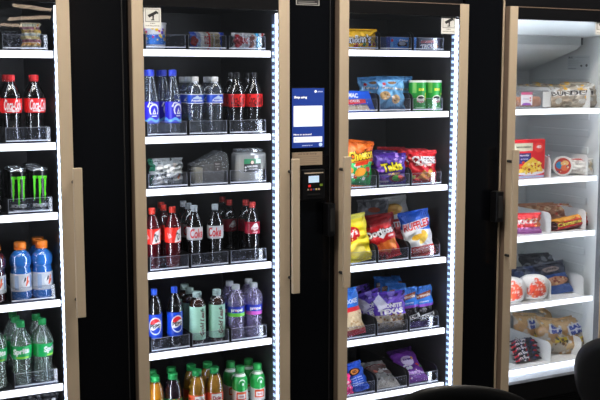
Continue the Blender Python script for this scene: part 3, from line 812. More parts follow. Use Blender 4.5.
# ------------------------------------------------------------------ drinks cooler
z = ZS[1][1]; g = 'blue-capped waters'
row(make_blue_water, [(150.5, Y1-.002, z, .0, 'tall slender water with blue cap, left one touching the bronze stile', g),
    (172.6, Y1-.002, z, .3, 'tall slender water with blue cap, right one of the front pair', g),
    (147, Y2, z, 0, 'tall blue-capped water behind the left slender water', g),
    (163.2, Y2, z, .2, 'tall blue-capped water seen between the two front slender waters', g),
    (160, Y3, z, .2, 'rearmost tall blue-capped water, third in its file', g)], s=0.9)
g = 'white-capped waters'
row(make_water, [(194.8, Y1, z, .15, 'white-capped water bottle with blue label, left one of the front pair', g),
    (214.6, Y1, z, .3, 'white-capped water bottle with blue label, right one of the front pair', g),
    (187.8, Y2, z, .1, 'white-capped water bottle behind the left front one', g),
    (207, Y2, z, .1, 'white-capped water bottle behind and between the front pair', g),
    (182.5, Y3, z, .1, 'rearmost white-capped water bottle, beside the blue-capped waters', g)], s=0.92)
g = 'black-capped colas'
row(make_zero, [(236.5, Y1, z, .0, 'black-capped cola with red label, left one of the front pair', g),
    (254, Y1, z, .0, 'black-capped cola with red label, right one beside the light strip', g),
    (230.5, Y2, z, .2, 'black-capped cola behind the left front one, drinks cooler', g),
    (247.5, Y2, z, .2, 'black-capped cola behind the right front one, drinks cooler', g)], s=0.9)
z = ZS[1][3]; g = 'bright red sodas'
row(make_cherry, [(152, Y1, z, .0, 'red soda with red-orange cap, left one touching the bronze stile', g),
    (172.4, Y1, z, .25, 'red soda with red-orange cap, right one of the front pair', g),
    (163.3, Y2, z, .1, 'red soda standing between and behind the two front red sodas', g),
    (161, Y3, z, .1, 'rearmost red soda in the fourth-shelf red soda file', g)], s=0.86)
g = 'silver-label colas'
row(make_diet, [(194.3, Y1, z, .2, 'silver-capped diet cola, left one of the front pair', g),
    (215, Y1, z, -.15, 'silver-capped diet cola, right one of the front pair', g),
    (188.3, Y2, z, .1, 'silver-capped diet cola standing behind the left front one', g),
    (183.3, Y3, z, .1, 'rearmost silver-capped diet cola, third in its file', g)], s=0.86)
g = 'maroon-label sodas'
row(make_maroon, [(252.2, Y1, z, .1, 'red-capped dark soda with maroon label, alone at the tray front', g),
    (245.5, Y2, z, .5, 'dark soda with maroon label right behind the front maroon-label one', g),
    (229, Y2+.03, z, .3, 'dark soda with maroon label behind the gap next to the diet colas', g),
    (222.5, Y3+.06, z, .3, 'rearmost dark soda with red cap, beside the diet colas', g)], s=0.86)
z = ZS[1][4]; g = 'blue-label colas'
row(make_pepsi, [(154, Y1, z, -.02, 'blue-labelled cola with blue cap, left one touching the stile', g),
    (174.3, Y1, z, .25, 'blue-labelled cola with blue cap, right one of the pair', g)], s=0.84)
g = 'mint-label teas'
row(make_mint, [(197, Y1, z, .25, 'mint green labelled tea bottle, left one of the front pair', g),
    (216.6, Y1, z, .1, 'mint green labelled tea bottle, right one of the front pair', g),
    (189.5, Y2, z, 1.4, 'pale-capped tea bottle behind the left mint-label one', g),
    (184.5, Y3, z, 1.4, 'rearmost pale-capped tea bottle, beside the blue-label colas', g)], s=0.92)
g = 'lilac flavored waters'
o1 = row(make_propel, [(235.8, Y1, z, -.05, 'lilac flavored water with blue label and green band', g)], (rgb(110, 200, 60),))
o2 = row(make_propel, [(253.6, Y1, z, .1, 'lilac flavored water with blue label and pink band', g),
    (229.5, Y2, z, .3, 'white-capped flavored water behind the green-banded one', g),
    (248.5, Y2, z, .3, 'white-capped flavored water behind the pink-banded one', g)], (rgb(214, 90, 190),))
z = ZS[1][5]; g = 'green-capped juices'
o = make_juice('orange juice bottle with green cap, bottom left of the drinks cooler', g, 'orange'); put(o, 155.5, Y1, z+E_, .1)
o = make_juice('dark grape juice bottle with green cap, right of the orange one', g, 'grape'); put(o, 173.2, Y1, z+E_, .1)
c = copy_tree(o); c['label'] = 'dark grape juice bottle behind the front grape one'; put(c, 171.7, Y2-.002, z+E_, .3)
c = copy_tree(o); c['label'] = 'green-capped juice bottle behind the orange juice, by the stile'; put(c, 152.5, Y2-.002, z+E_, .3)
row(make_juice, [(196.8, Y1, z, .1, 'amber apple juice with green cap, left one of the front pair', g),
    (214.4, Y1, z, .0, 'amber apple juice with green cap, right one of the front pair', g),
    (191.2, Y2, z, .2, 'amber apple juice bottle behind the left front apple juice', g),
    (207.5, Y2, z, .2, 'amber apple juice bottle behind and between the front pair', g)], ('apple',))
g = 'white juice bottles'
row(make_milk, [(239.8, Y1, z, -.05, 'white juice bottle with green cap and orange logo, left one', g),
    (257.4, Y1, z, .05, 'white juice bottle with green cap and orange logo, right one', g),
    (230.5, Y2, z, .2, 'white juice bottle behind the left front white one', g),
    (248.5, Y2, z, .2, 'white juice bottle behind the right front white one', g)], s=0.84)

# top shelf, drinks cooler
z = ZS[1][0]
cup = thing('snack_cup', 'white rimmed cup with pink and blue print behind the warning sticker', 'cup')
pr = [(.030, 0), (.033, .003), (.035, .012), (.0365, .06), (.0375, .078), (.0395, .080), (.0395, .083)]
bm = bmesh.new(); lathe(bm, pr, 40); obj('cup_body', bm, WHITEP, cup, smooth=2)
a = lab_art(rgb(240, 240, 244), 235, 66); a.rect(0, 0, 1, .5, rgb(40, 130, 224)); a.blobs(5, 60, 0, .35, 1, .95, [rgb(230, 50, 130), rgb(240, 240, 245), rgb(250, 200, 50), rgb(90, 60, 180)], .012, .03); a.blobs(9, 12, .3, .2, .8, .5, [rgb(250, 210, 60), rgb(240, 240, 240)], .012, .02).ell(.66, .45, .03, .3, rgb(214, 170, 60))
sleeve('cup_print', pr, .014, .076, a, P_CARD, cup)
bm = bmesh.new(); lathe(bm, [(.040, .0832), (.0412, .0838), (.040, .0848), (.001, .0852)], 40); box(bm, .036, .058, -.006, .006, .0838, .0848); obj('foil_lid', bm, SILVER, cup, smooth=2)
put(cup, 154.5, .155, z+E_); cup.scale = (1.12, 1.12, 1.15)
a = Art(150, 64, rgb(196, 190, 178), 150); a.rect(0, 0, .2, 1, rgb(60, 90, 190)).rect(.16, 0, .27, 1, rgb(160, 170, 200)).ell(.09, .45, .09, .3, rgb(190, 44, 40)).rect(.86, 0, 1, 1, rgb(50, 80, 200)).rect(.27, 0, .38, 1, rgb(232, 230, 224)).rect(.50, 0, .56, 1, rgb(214, 60, 50)).rect(.57, .1, .64, .9, rgb(160, 140, 100))
a.text('DELI', .46, .5, .17, .5, rgb(180, 40, 40), rot=PI/2*0, bold=.02).rect(.68, .1, .84, .9, rgb(176, 156, 120)).text('fresh', .76, .5, .12, .4, rgb(90, 70, 50))
o = bag('wrapped_burrito', 'silver and blue wrapped snack roll, middle of the drinks cooler top shelf', 'snack', .142, .068, .045, a, 'foil', 12, seal=.003)
put(o, 206.8, .145, z+E_, 0, -.1)
a = Art(150, 64, rgb(232, 232, 232), 150); a.ell(.13, .5, .12, .42, rgb(196, 40, 46)).text('BUNS', .30, .5, .20, .4, rgb(196, 40, 50), bold=.04).poly([(.44, .1), (.56, .9), (.64, .8), (.60, .1)], rgb(150, 84, 60)).ell(.52, .5, .07, .3, rgb(120, 60, 50)).rect(.68, 0, .82, 1, rgb(80, 180, 226)).rect(.82, 0, .9, 1, rgb(230, 236, 240)).rect(.90, .4, .97, 1, rgb(214, 60, 50))
o = bag('wrapped_burrito', 'white wrapped snack roll with red spot, right of the drinks cooler top shelf', 'snack', .142, .068, .045, a, 'foil', 15, seal=.003)
put(o, 248.6, .145, z+E_, 0, -.1)
# third shelf, drinks cooler: packed sandwiches
z = ZS[1][2]
a = Art(135, 100, rgb(168, 172, 172), 120); R = random.Random(2)
a.blobs(21, 46, .0, .0, 1, 1, [rgb(214, 218, 218), rgb(236, 238, 238), rgb(120, 126, 126), rgb(70, 76, 76), rgb(200, 190, 180), rgb(90, 96, 98)], .02, .07)
a.rect(0, .55, .12, 1, rgb(40, 110, 84)).blobs(5, 8, .1, .1, .8, .7, [rgb(240, 240, 240), rgb(230, 226, 220)], .06, .1).ell(.82, .3, .035, .1, rgb(206, 110, 60)).rect(0, 0, .06, .4, rgb(40, 90, 70))
o = bag('sandwich_pack', 'crinkled silvery film pack left on the sandwich shelf', 'food pack', .140, .108, .05, a, 'foil', 33, wr=.005, seal=.005)
put(o, 167, .15, z+E_, 0, -.15)
w = thing('sandwich_box', 'dark clear wedge box with a pale sandwich, middle of the sandwich shelf', 'food box')
pts = [(-.070, 0), (.072, 0), (.074, .085), (.066, .118), (.045, .128), (-.068, .075)]
bm = bmesh.new(); prism(bm, pts, -.03, .05); obj('clear_shell', bm, CLAM, w)
bm = bmesh.new(); box(bm, -.062, -.030, -.022, .03, .006, .066, bev=.004); obj('bread_slice', bm, mat('bread_pale', rgb(176, 166, 140), .8, noise=.2, nscale=60), w)
bm = bmesh.new(); prism(bm, [(-.026, .006), (.062, .006), (.064, .078), (-.024, .072)], -.018, .03); obj('sandwich_filling', bm, mat('sandwich_dark', rgb(84, 80, 78), .5, noise=.3, nscale=40), w)
a = Art(40, 50, rgb(74, 72, 74), 90); a.text('ham', .5, .75, .6, .16, rgb(190, 190, 190)).text('& cheese', .5, .5, .7, .14, rgb(150, 150, 150)).ell(.5, .25, .1, .08, rgb(170, 170, 170))
flat_art('box_label', .03, .04, a, P_FILM, w, .012, -.0306, .05)
put(w, 208, .15, z+E_)
sw = thing('sandwich_box', 'clear clamshell sandwich with green and black label, by the light strip', 'food box')
bm = bmesh.new(); box(bm, -.066, .066, -.028, .03, 0, .118, bev=.010); obj('clear_shell', bm, clear('milky_clamshell', (.88, .9, .92), gloss=.14, rough=.08, haze=.30, hazecol=rgb(232, 234, 232), edge=.6), sw)
bm = bmesh.new(); box(bm, -.058, .058, -.020, .022, .008, .088, bev=.012); box(bm, -.05, .05, -.024, .018, .03, .07, bev=.006); obj('bread_slice', bm, mat('bread_white', rgb(214, 206, 186), .8, noise=.15, nscale=50), sw)
bm = bmesh.new(); R = random.Random(6)
for k in range(9): box(bm, -.06+.012*k, -.044+.012*k, -.02, .02, .1185, .128+R.uniform(0, .008), bev=.002)
obj('crinkled_top', bm, CLAM, sw)
a = Art(70, 52, K_, 130); a.rect(0, .62, 1, 1, rgb(24, 120, 74)).ell(.5, .68, .13, .2, K_).ell(.5, .72, .09, .13, rgb(214, 190, 170)).rect(.72, .66, 1, .96, rgb(200, 222, 210)).text('HAM & SWISS', .5, .42, .62, .14, W_, bold=.02).text('ON WHITE', .55, .22, .5, .1, rgb(200, 200, 200)).ell(.1, .36, .05, .07, W_).ell(.1, .14, .05, .07, W_)
flat_art('sandwich_label', .072, .052, a, P_FILM, sw, -.034, -.0286, .042)
put(sw, 248.8, .15, z+E_)

# ------------------------------------------------------------------ snack cooler
def clone(o, label, px, Y, z, rz=0, tilt=0, roll=0):
    c = copy_tree(o); c['label'] = label; put(c, px, Y, z, rz, tilt, roll); return c
F3 = ZS[2]
z = F3[0]
a = Art(160, 80, rgb(238, 184, 30), 200); a.text("m&m's", .47, .48, .74, .48, rgb(60, 34, 20), rot=.03, bold=.09).text("m&m's", .47, .49, .72, .46, W_, rot=.03, bold=.03)
a.blobs(4, 5, .3, .08, .7, .16, [rgb(200, 50, 30)], .03, .035).ell(.62, .17, .045, .1, rgb(60, 120, 60)).ell(.78, .17, .045, .1, rgb(60, 60, 150)).ell(.9, .2, .04, .09, rgb(190, 80, 40)).ell(.4, .14, .04, .09, rgb(190, 50, 40))
o = bag('candy_bag', 'yellow chocolate candy bag at the left of the snack cooler top shelf', 'candy bag', .150, .086, .045, a, 'foil', 4, seal=.006, sealcol=rgb(238, 184, 30))
put(o, 359.5, .14, z+E_, 0, -.1)
def wrap_box(name, label, w, h, dp, art, side, cat):
    t = thing(name, label, cat)
    bm = bmesh.new(); box(bm, -w/2, w/2, -dp/2+.0005, dp/2, 0, h, bev=.003); obj('box_body', bm, mat('wrap_%d_%d_%d' % tuple(int(v*255) for v in side), side, .3), t)
    flat_art('front_print', w-.005, h-.005, art, P_FILM, t, -w/2+.0025, -dp/2-.0003, .0025, n=120)
    return t
a = Art(150, 52, rgb(50, 140, 240), 160); a.rect(0, 0, .1, 1, rgb(20, 50, 150)).ell(.17, .75, .04, .12, rgb(220, 50, 60)).ell(.16, .4, .05, .2, rgb(110, 180, 250)).text('Chips', .56, .72, .30, .26, W_, bold=.04).ell(.52, .42, .17, .28, rgb(40, 30, 34)).ell(.52, .5, .12, .16, rgb(180, 190, 214)).ell(.84, .4, .1, .3, rgb(50, 140, 220)).ell(.6, .2, .2, .1, rgb(40, 120, 210))
o = wrap_box('cookie_pack', 'blue cookie pack in the middle of the snack cooler top shelf', .150, .055, .09, a, rgb(24, 80, 176), 'cookie pack'); put(o, 396, .165, z+E_)
a = Art(140, 54, rgb(48, 50, 80), 160); a.text('COOKIES', .4, .68, .6, .2, rgb(220, 70, 60), rot=.04, bold=.03).text('TROLLI', .45, .32, .7, .34, W_, rot=.05, bold=.05).ell(.8, .3, .05, .14, rgb(230, 150, 60)).blobs(8, 12, .1, .05, .9, .4, [rgb(190, 60, 120), rgb(90, 110, 190)], .01, .03)
o = wrap_box('candy_box', 'dark candy box with red and white lettering, right of the top shelf', .120, .056, .07, a, rgb(26, 28, 44), 'candy box'); put(o, 425.5, .155, z+E_)
z = F3[1]
a = Art(130, 90, rgb(30, 84, 200), 150); a.poly([(0, .35), (.74, .42), (.74, .62), (0, .6)], rgb(220, 52, 56)).text('CAKES', .3, .52, .4, .12, W_, bold=.03).poly([(0, .06), (.82, .06), (.76, .34), (0, .34)], rgb(214, 196, 172)).text('MAC', .25, .8, .42, .22, W_, bold=.04, rot=-.05).blobs(3, 10, .05, .08, .7, .3, [rgb(230, 220, 200), rgb(190, 160, 130)], .02, .06)
bx_ = thing('snack_cake_box', 'blue box with red band, slanted side, left on the second snack shelf', 'box')
bm = bmesh.new(); prism(bm, [(-.07, 0), (.066, 0), (.032, .084), (-.07, .088)], -.02, .05); obj('box_body', bm, mat('box_blue', rgb(30, 84, 200), .4), bx_)
U, V = np.meshgrid(np.linspace(0, 1, 90), np.linspace(0, 1, 60)); xx = -.07+U*(.136-.034*V)
obj('box_print', art_mesh('box_print', np.stack([xx, np.full_like(U, -.0206), V*.084+.001], -1), a, U, V), P_FILM, bx_)
put(bx_, 359.5, .14, z+E_)
a = Art(140, 150, rgb(104, 166, 214), 190)
a.rect(0, .93, 1, 1, rgb(80, 140, 190)).ell(.5, .84, .16, .05, rgb(126, 92, 60)).text('Famous Amos', .52, .66, .80, .10, rgb(60, 40, 40), bold=.05, rot=-.08).text('Famous Amos', .52, .665, .78, .09, rgb(240, 236, 226), bold=.005, rot=-.08).ell(.2, .8, .05, .05, rgb(200, 50, 50))
for cx, cy, r in ((.22, .42, .17), (.62, .30, .17)):
    a.ell(cx, cy, r, r*.85, rgb(206, 170, 116), .3).blobs(int(cx*50), 9, cx-.1, cy-.08, cx+.1, cy+.08, [rgb(110, 70, 44)], .015, .03)
a.text('bite size', .42, .38, .3, .05, W_)
ck = bag('cookie_bag', 'light blue cookie bag in front on the second snack shelf', 'cookie bag', .126, .148, .05, a, 'foil', 21)
put(ck, 391.5, .145, z+E_, .1, -.12)
clone(ck, 'light blue cookie bag behind and left of the front one', 374.5, .225, z+E_, .05, -.14, -.06)
clone(ck, 'light blue cookie bag behind and right of the front one, top showing', 397.5, .215, z+E_, -.1, -.05, .02)
def make_tube(label, group):
    t = thing('chip_tube', label, 'chip can', group=group)
    pr = [(.036, 0), (.0366, .001), (.0366, .122), (.036, .124)]
    bm = bmesh.new(); lathe(bm, pr, 44); obj('tube_body', bm, mat('tube_green', rgb(34, 150, 56), .35), t, smooth=2)
    a = lab_art(rgb(34, 152, 56), 230, 118, 230)
    for cx in (.5, .98):
        a.rect(cx-.18, .62, cx-.10, 1, rgb(120, 200, 90)).text('SOUR', cx-.0, .74, .12, .09, rgb(245, 220, 60), bold=.05).rect(cx+.09, .35, cx+.13, .62, rgb(240, 216, 50))
        a.ell(cx-.01, .40, .085, .14, rgb(238, 236, 226)).text('Pringles', cx-.01, .30, .15, .09, rgb(190, 60, 80), bold=.03).ell(cx-.01, .45, .065, .05, K_)
        a.rect(cx-.1, .08, cx+.1, .1, rgb(190, 230, 190))
    sleeve('tube_print', pr, .003, .121, a, P_FILM, t)
    bm = bmesh.new(); lathe(bm, [(.0372, .120), (.0378, .1205), (.0378, .127), (.036, .129), (.034, .1275), (.001, .1275)], 44); obj('tube_lid', bm, WHITEP, t, smooth=2)
    return t
g = 'green chip tubes'
row(make_tube, [(417.6, .148, z, .35, 'green chip tube, left one of the pair at the right of the second shelf', g),
    (433.4, .148, z, .35, 'green chip tube, right one of the pair beside the light strip', g),
    (372.5, .33, z, .3, 'green chip tube at the back, left one over the cookie bags', g),
    (385, .33, z, .3, 'green chip tube at the back, right one over the cookie bags', g)])
z = F3[2]
a = Art(150, 190, rgb(40, 168, 82), 220)
a.put(a.Y > .50+.10*(a.X-.2), rgb(240, 112, 26)); a.blobs(31, 22, .05, .12, .9, .50, [rgb(238, 236, 226), rgb(240, 150, 60), rgb(90, 190, 90), rgb(200, 60, 40)], .03, .09)
a.text('Cheetos', .52, .70, .94, .26, K_, rot=.22, bold=.12).text('Cheetos', .52, .70, .92, .23, rgb(250, 210, 40), rot=.22, bold=.03).poly([(.3, .5), (.8, .60), (.78, .5), (.3, .42)], rgb(226, 60, 30)).ell(.5, .30, .2, .10, rgb(240, 160, 50), .4).rect(.0, 0, 1, .06, rgb(36, 150, 72))
o = bag('chip_bag', 'orange and green cheese puff bag, left on the third snack shelf', 'chip bag', .130, .200, .055, a, 'foil', 41, sealcol=rgb(236, 108, 30)); put(o, 357, .150, z+E_, .15, -.10, .10)
a = Art(145, 155, rgb(80, 46, 156), 200)
a.blobs(13, 16, 0, .0, .35, 1, [rgb(56, 30, 120), rgb(150, 90, 200), rgb(120, 60, 170)], .03, .08).blobs(14, 12, .6, .7, 1, 1, [rgb(60, 30, 120), rgb(170, 130, 220)], .03, .07)
a.ell(.68, .18, .26, .15, rgb(120, 30, 60)).ell(.66, .18, .14, .10, rgb(80, 160, 50)).ell(.78, .2, .08, .07, rgb(214, 60, 40)).text('Takis', .52, .58, .68, .34, K_, rot=.18, bold=.12).text('Takis', .52, .58, .66, .31, rgb(244, 226, 40), rot=.18, bold=.04).text('FUEGO', .6, .34, .40, .07, rgb(240, 200, 60), rot=.15, bold=.04).rect(.1, .04, .42, .09, rgb(200, 180, 220))
tk = bag('chip_bag', 'purple rolled tortilla chip bag, middle of the third snack shelf', 'chip bag', .146, .140, .05, a, 'foil', 43); put(tk, 390.5, .146, z+E_, .05, -.12)
clone(tk, 'purple chip bag behind and left of the front purple one', 380, .225, z+E_, .2, -.12)
clone(tk, 'purple chip bag at the back of the purple file', 386, .30, z+E_, -.1, -.12, .05)
a = Art(135, 150, rgb(208, 26, 38), 200)
a.text('CHEESE', .52, .74, .84, .25, rgb(120, 10, 20), bold=.10, rot=-.03).text('CHEESE', .52, .745, .82, .24, W_, bold=.05, rot=-.03).text('Burger', .5, .58, .6, .16, rgb(250, 240, 230), bold=.03, rot=-.08)
a.blobs(16, 8, .05, .6, .3, .95, [rgb(240, 200, 200), rgb(160, 14, 24)], .02, .04).poly([(.25, .1), (.5, .42), (.72, .12)], rgb(232, 150, 60)).poly([(.5, .16), (.75, .46), (.92, .14)], rgb(240, 176, 70)).poly([(.45, .06), (.62, .30), (.72, .04)], rgb(214, 120, 50)).rect(.08, .10, .22, .22, rgb(170, 170, 70)).rect(0, 0, 1, .04, rgb(190, 20, 30))
rd = bag('chip_bag', 'red cheeseburger snack bag, right front of the third snack shelf', 'chip bag', .138, .147, .045, a, 'foil', 47); put(rd, 422.8, .143, z+E_, .12, -.08)
clone(rd, 'red snack bag behind the front red one, sticking out left', 414.5, .205, z+E_, .2, -.05)
clone(rd, 'red snack bag in the middle of the red file', 411.5, .265, z+E_, .1, -.05, .03)
clone(rd, 'dark red snack bag at the back over the purple bags', 391, .40, z+E_, .1, -.05, .02)
z = F3[3]
a = Art(150, 200, rgb(246, 222, 40), 220)
a.ell(.42, .62, .30, .17, rgb(214, 30, 36)).text("Lay's", .42, .62, .46, .16, W_, bold=.03, rot=.1).ell(.5, .25, .3, .15, rgb(240, 205, 70)).ell(.6, .2, .2, .12, rgb(250, 226, 110)).rect(0, .94, 1, 1, rgb(220, 210, 90)).blobs(7, 10, .1, 0, 1, .9, [rgb(250, 236, 120)], .02, .04)
o = bag('chip_bag', 'yellow potato chip bag, left on the fourth snack shelf', 'chip bag', .150, .205, .055, a, 'foil', 51); put(o, 357, .150, z+E_, .1, -.12, -.16)
a = Art(150, 195, rgb(196, 28, 34), 220)
a.rect(0, .86, 1, 1, rgb(150, 30, 34)).text('Doritos', .50, .67, .92, .21, K_, bold=.14, rot=.05).text('Doritos', .50, .67, .90, .18, W_, bold=.04, rot=.05).poly([(.42, .56), (.55, .48), (.78, .66), (.56, .52)], W_).poly([(.30, .36), (.95, .44), (.66, .06)], rgb(222, 116, 44)).poly([(.45, .44), (.62, .12), (.28, .2)], rgb(200, 90, 34)).poly([(.66, .42), (.98, .40), (.86, .08)], rgb(232, 134, 54)).rect(.72, .50, .92, .54, rgb(230, 200, 200)).blobs(9, 6, .1, 0, .5, .1, [rgb(120, 18, 24)], .03, .06)
do = bag('chip_bag', 'red tortilla chip bag leaning in the middle of the fourth snack shelf', 'chip bag', .150, .186, .055, a, 'foil', 55); put(do, 386, .150, z+E_, .08, -.20, -.24)
clone(do, 'red chip bag behind the leaning red tortilla chip bag', 383, .235, z+E_, .08, -.16, -.1)
a = Art(140, 190, rgb(240, 240, 240), 220)
a.put(a.Y > .60-.10*(a.X-.5), rgb(30, 84, 184)); a.rect(0, .0, 1, .20, rgb(206, 60, 48)).text('RUFFLES', .50, .70, .92, .21, W_, bold=.13, rot=.12).text('RUFFLES', .50, .70, .88, .18, rgb(206, 30, 44), bold=.04, rot=.12)
a.ell(.45, .42, .2, .07, rgb(236, 180, 50), .2).ell(.65, .36, .2, .08, rgb(246, 200, 80), .8).ell(.70, .50, .08, .07, rgb(240, 190, 70), 1).text('CHEDDAR', .55, .13, .6, .06, W_).text('SOUR CREAM', .55, .06, .6, .05, rgb(250, 210, 190))
ru = bag('chip_bag', 'blue and white ridged chip bag, right on the fourth snack shelf', 'chip bag', .140, .205, .055, a, 'foil', 57); put(ru, 421, .148, z+E_, .0, -.12, -.16)
a = Art(150, 190, rgb(236, 234, 230), 180); a.rect(0, 0, 1, .55, rgb(176, 36, 36)).ell(.5, .76, .3, .12, rgb(214, 160, 70)).ell(.38, .72, .16, .07, rgb(196, 136, 50)).text('KETTLE', .5, .44, .6, .1, W_, bold=.03)
o = bag('chip_bag', 'white and red chip bag with golden chips lying at the back', 'chip bag', .16, .245, .05, a, 'foil', 59); put(o, 399, .36, z+E_, 0, -.30, -.12)
a = Art(150, 190, rgb(120, 120, 126), 180); a.blobs(15, 30, 0, 0, 1, 1, [rgb(90, 90, 98), rgb(150, 150, 156), rgb(110, 104, 110)], .04, .1).ell(.5, .8, .2, .06, rgb(190, 84, 50)).rect(.2, .5, .8, .6, rgb(150, 60, 50))
o = bag('snack_bag', 'smoky clear snack bag with orange spot lying at the back', 'snack bag', .15, .235, .05, a, 'foil', 61, wr=.004); put(o, 376, .37, z+E_, 0, -.30, .0)
# fifth shelf
z = F3[4]
a = Art(135, 200, rgb(200, 176, 140), 200)
a.rect(0, .62, 1, 1, rgb(40, 110, 200)).rect(0, .52, 1, .62, rgb(206, 40, 50)).blobs(17, 60, .05, .08, .95, .5, [rgb(222, 200, 164), rgb(176, 140, 96), rgb(208, 186, 150)], .03, .06).rect(0, 0, 1, .10, rgb(190, 40, 50)).text('COOKIE', .6, .76, .6, .1, W_, bold=.03)
o = bag('cookie_bag', 'blue topped bag with pale cookies and red bands, left on fifth shelf', 'cookie bag', .115, .205, .05, a, 'gloss', 63); put(o, 353.5, .150, z+E_, .1, -.14, -.18)
a = Art(140, 170, rgb(96, 60, 180), 220)
a.rect(0, 0, 1, .40, rgb(170, 160, 150)).blobs(19, 60, .06, .06, .94, .44, [rgb(196, 176, 150), rgb(156, 110, 70), rgb(214, 208, 200), rgb(120, 84, 60)], .025, .055).blobs(23, 16, 0, .7, 1, 1, [rgb(60, 34, 130), rgb(150, 130, 220), rgb(40, 24, 80)], .03, .08)
a.text('MIDNITE', .5, .66, .68, .12, W_, bold=.05, rot=.04).text('TEXAS', .5, .50, .80, .15, W_, bold=.06, rot=.04).poly([(.0, .8), (.2, 1), (.4, .7), (.15, .5)], rgb(226, 222, 240))
tx = bag('snack_bag', 'purple topped snack bag with clear bottom of brown snacks, front of fifth shelf', 'snack bag', .150, .172, .055, a, 'foil', 65, wr=.003, lump=.002, backcol=rgb(70, 40, 140)); put(tx, 392, .150, z+E_, 0, -.18, -.06)
for px, Y, rz, tl, rl, lb in ((380, .20, .3, -.35, -.25, 'purple snack bag just behind the clear-bottomed one'), (371, .265, .3, -.5, -.35, 'crumpled purple snack bag spilling to the left, second from the back'), (366, .33, .1, -.5, -.2, 'crumpled purple snack bag at the back left of fifth shelf')):
    clone(tx, lb, px, Y, z+E_, rz, tl, rl)
a = Art(90, 180, rgb(26, 24, 30), 200)
a.rect(0, .56, 1, 1, rgb(52, 120, 206)).rect(0, .50, 1, .57, rgb(130, 70, 180)).poly([(.08, .70), (.9, .78), (.92, .92), (.1, .84)], rgb(150, 70, 44)).text('Brownie', .5, .81, .76, .09, rgb(240, 220, 200), rot=.08, bold=.03).text('chewy', .5, .63, .5, .06, W_)
a.blobs(25, 12, .1, .25, .9, .48, [rgb(60, 54, 58), rgb(90, 84, 88)], .03, .07).poly([(0, .10), (1, .22), (1, .34), (0, .22)], W_).text('KCKDIK', .5, .22, .86, .09, K_, rot=.24, bold=.05).rect(0, 0, 1, .1, rgb(90, 70, 130))
br = bag('brownie_bar', 'blue and black brownie bar bag, left one on the right of fifth shelf', 'snack bar', .098, .180, .035, a, 'foil', 67); put(br, 411.5, .150, z+E_, .05, -.14, -.12)
clone(br, 'blue and black brownie bar bag, right one beside the light strip', 426.8, .148, z+E_, .05, -.14, -.12)
for px, Y, tl, lb in ((398, .26, -.3, 'blue topped brownie bag behind the left front brownie bar'), (392, .34, -.4, 'blue topped brownie bag third in its file'), (386, .42, -.4, 'blue topped brownie bag at the back of the file'), (404, .40, -.4, 'blue topped brownie bag deepest at the right')):
    clone(br, lb, px, Y, z+E_, .2, tl, .1)
# lowest snack shelf
z = F3[5]
a = Art(85, 150, rgb(44, 92, 206), 190); a.ell(.5, .70, .30, .15, rgb(60, 34, 30)).ell(.5, .70, .22, .10, rgb(220, 130, 50)).text('GD', .5, .70, .24, .10, rgb(60, 34, 30), bold=.06)
for k in range(4): a.text('snack time', .5, .46-.09*k, .6-.05*(k % 2), .05, rgb(180, 200, 240), bold=.02)
o = bag('snack_bag', 'royal blue snack bag with round orange badge on the lowest snack shelf', 'snack bag', .088, .130, .035, a, 'foil', 71); put(o, 361, .145, z+E_, 0, -.40, -.30)
a = Art(70, 110, rgb(236, 60, 130), 150); a.text('gum', .5, .6, .6, .2, W_, bold=.04).blobs(5, 12, 0, 0, 1, .5, [rgb(250, 180, 210), rgb(220, 40, 110), rgb(240, 240, 240)], .03, .09)
o = bag('snack_bag', 'pink snack bag tucked at the stile on the lowest snack shelf', 'snack bag', .060, .088, .03, a, 'foil', 73); put(o, 347.2, .130, z+E_, 0, -.25, -.18)
a = Art(130, 180, rgb(168, 166, 164), 200)
a.blobs(27, 30, 0, 0, 1, 1, [rgb(200, 200, 198), rgb(130, 126, 124), rgb(90, 84, 84), rgb(190, 180, 170)], .02, .06).rect(.05, .40, .95, .70, rgb(120, 96, 92)).ell(.28, .50, .10, .06, rgb(206, 110, 90)).ell(.5, .47, .12, .06, rgb(226, 220, 210)).text('nuts', .66, .56, .36, .09, W_).rect(0, .72, 1, .76, rgb(150, 50, 46))
o = bag('snack_pack', 'silvery nut pack lying in the middle of the lowest snack shelf', 'snack bag', .120, .185, .045, a, 'foil', 75, wr=.004); put(o, 389, .135, z+E_, .25, -1.18, 0)
a = Art(130, 190, rgb(112, 50, 150), 210)
a.rect(0, .86, 1, 1, rgb(70, 34, 100)).ell(.5, .56, .26, .16, rgb(220, 200, 230)).text('sweet', .5, .58, .36, .08, rgb(80, 20, 120), bold=.04).ell(.72, .62, .06, .05, rgb(236, 160, 60)).ell(.82, .42, .07, .04, rgb(226, 60, 40)).ell(.9, .36, .05, .04, rgb(60, 160, 70)).text('Gs', .36, .36, .4, .16, W_, bold=.05).text('chewy', .5, .18, .6, .12, rgb(230, 190, 240), bold=.03).blobs(29, 18, .1, .05, .95, .5, [rgb(240, 230, 245), rgb(150, 90, 190), rgb(226, 80, 120)], .015, .035)
o = bag('candy_bag', 'purple candy bag lying at the right of the lowest snack shelf', 'candy bag', .125, .20, .045, a, 'foil', 77); put(o, 417, .140, z+E_, .15, -.98, -.12)

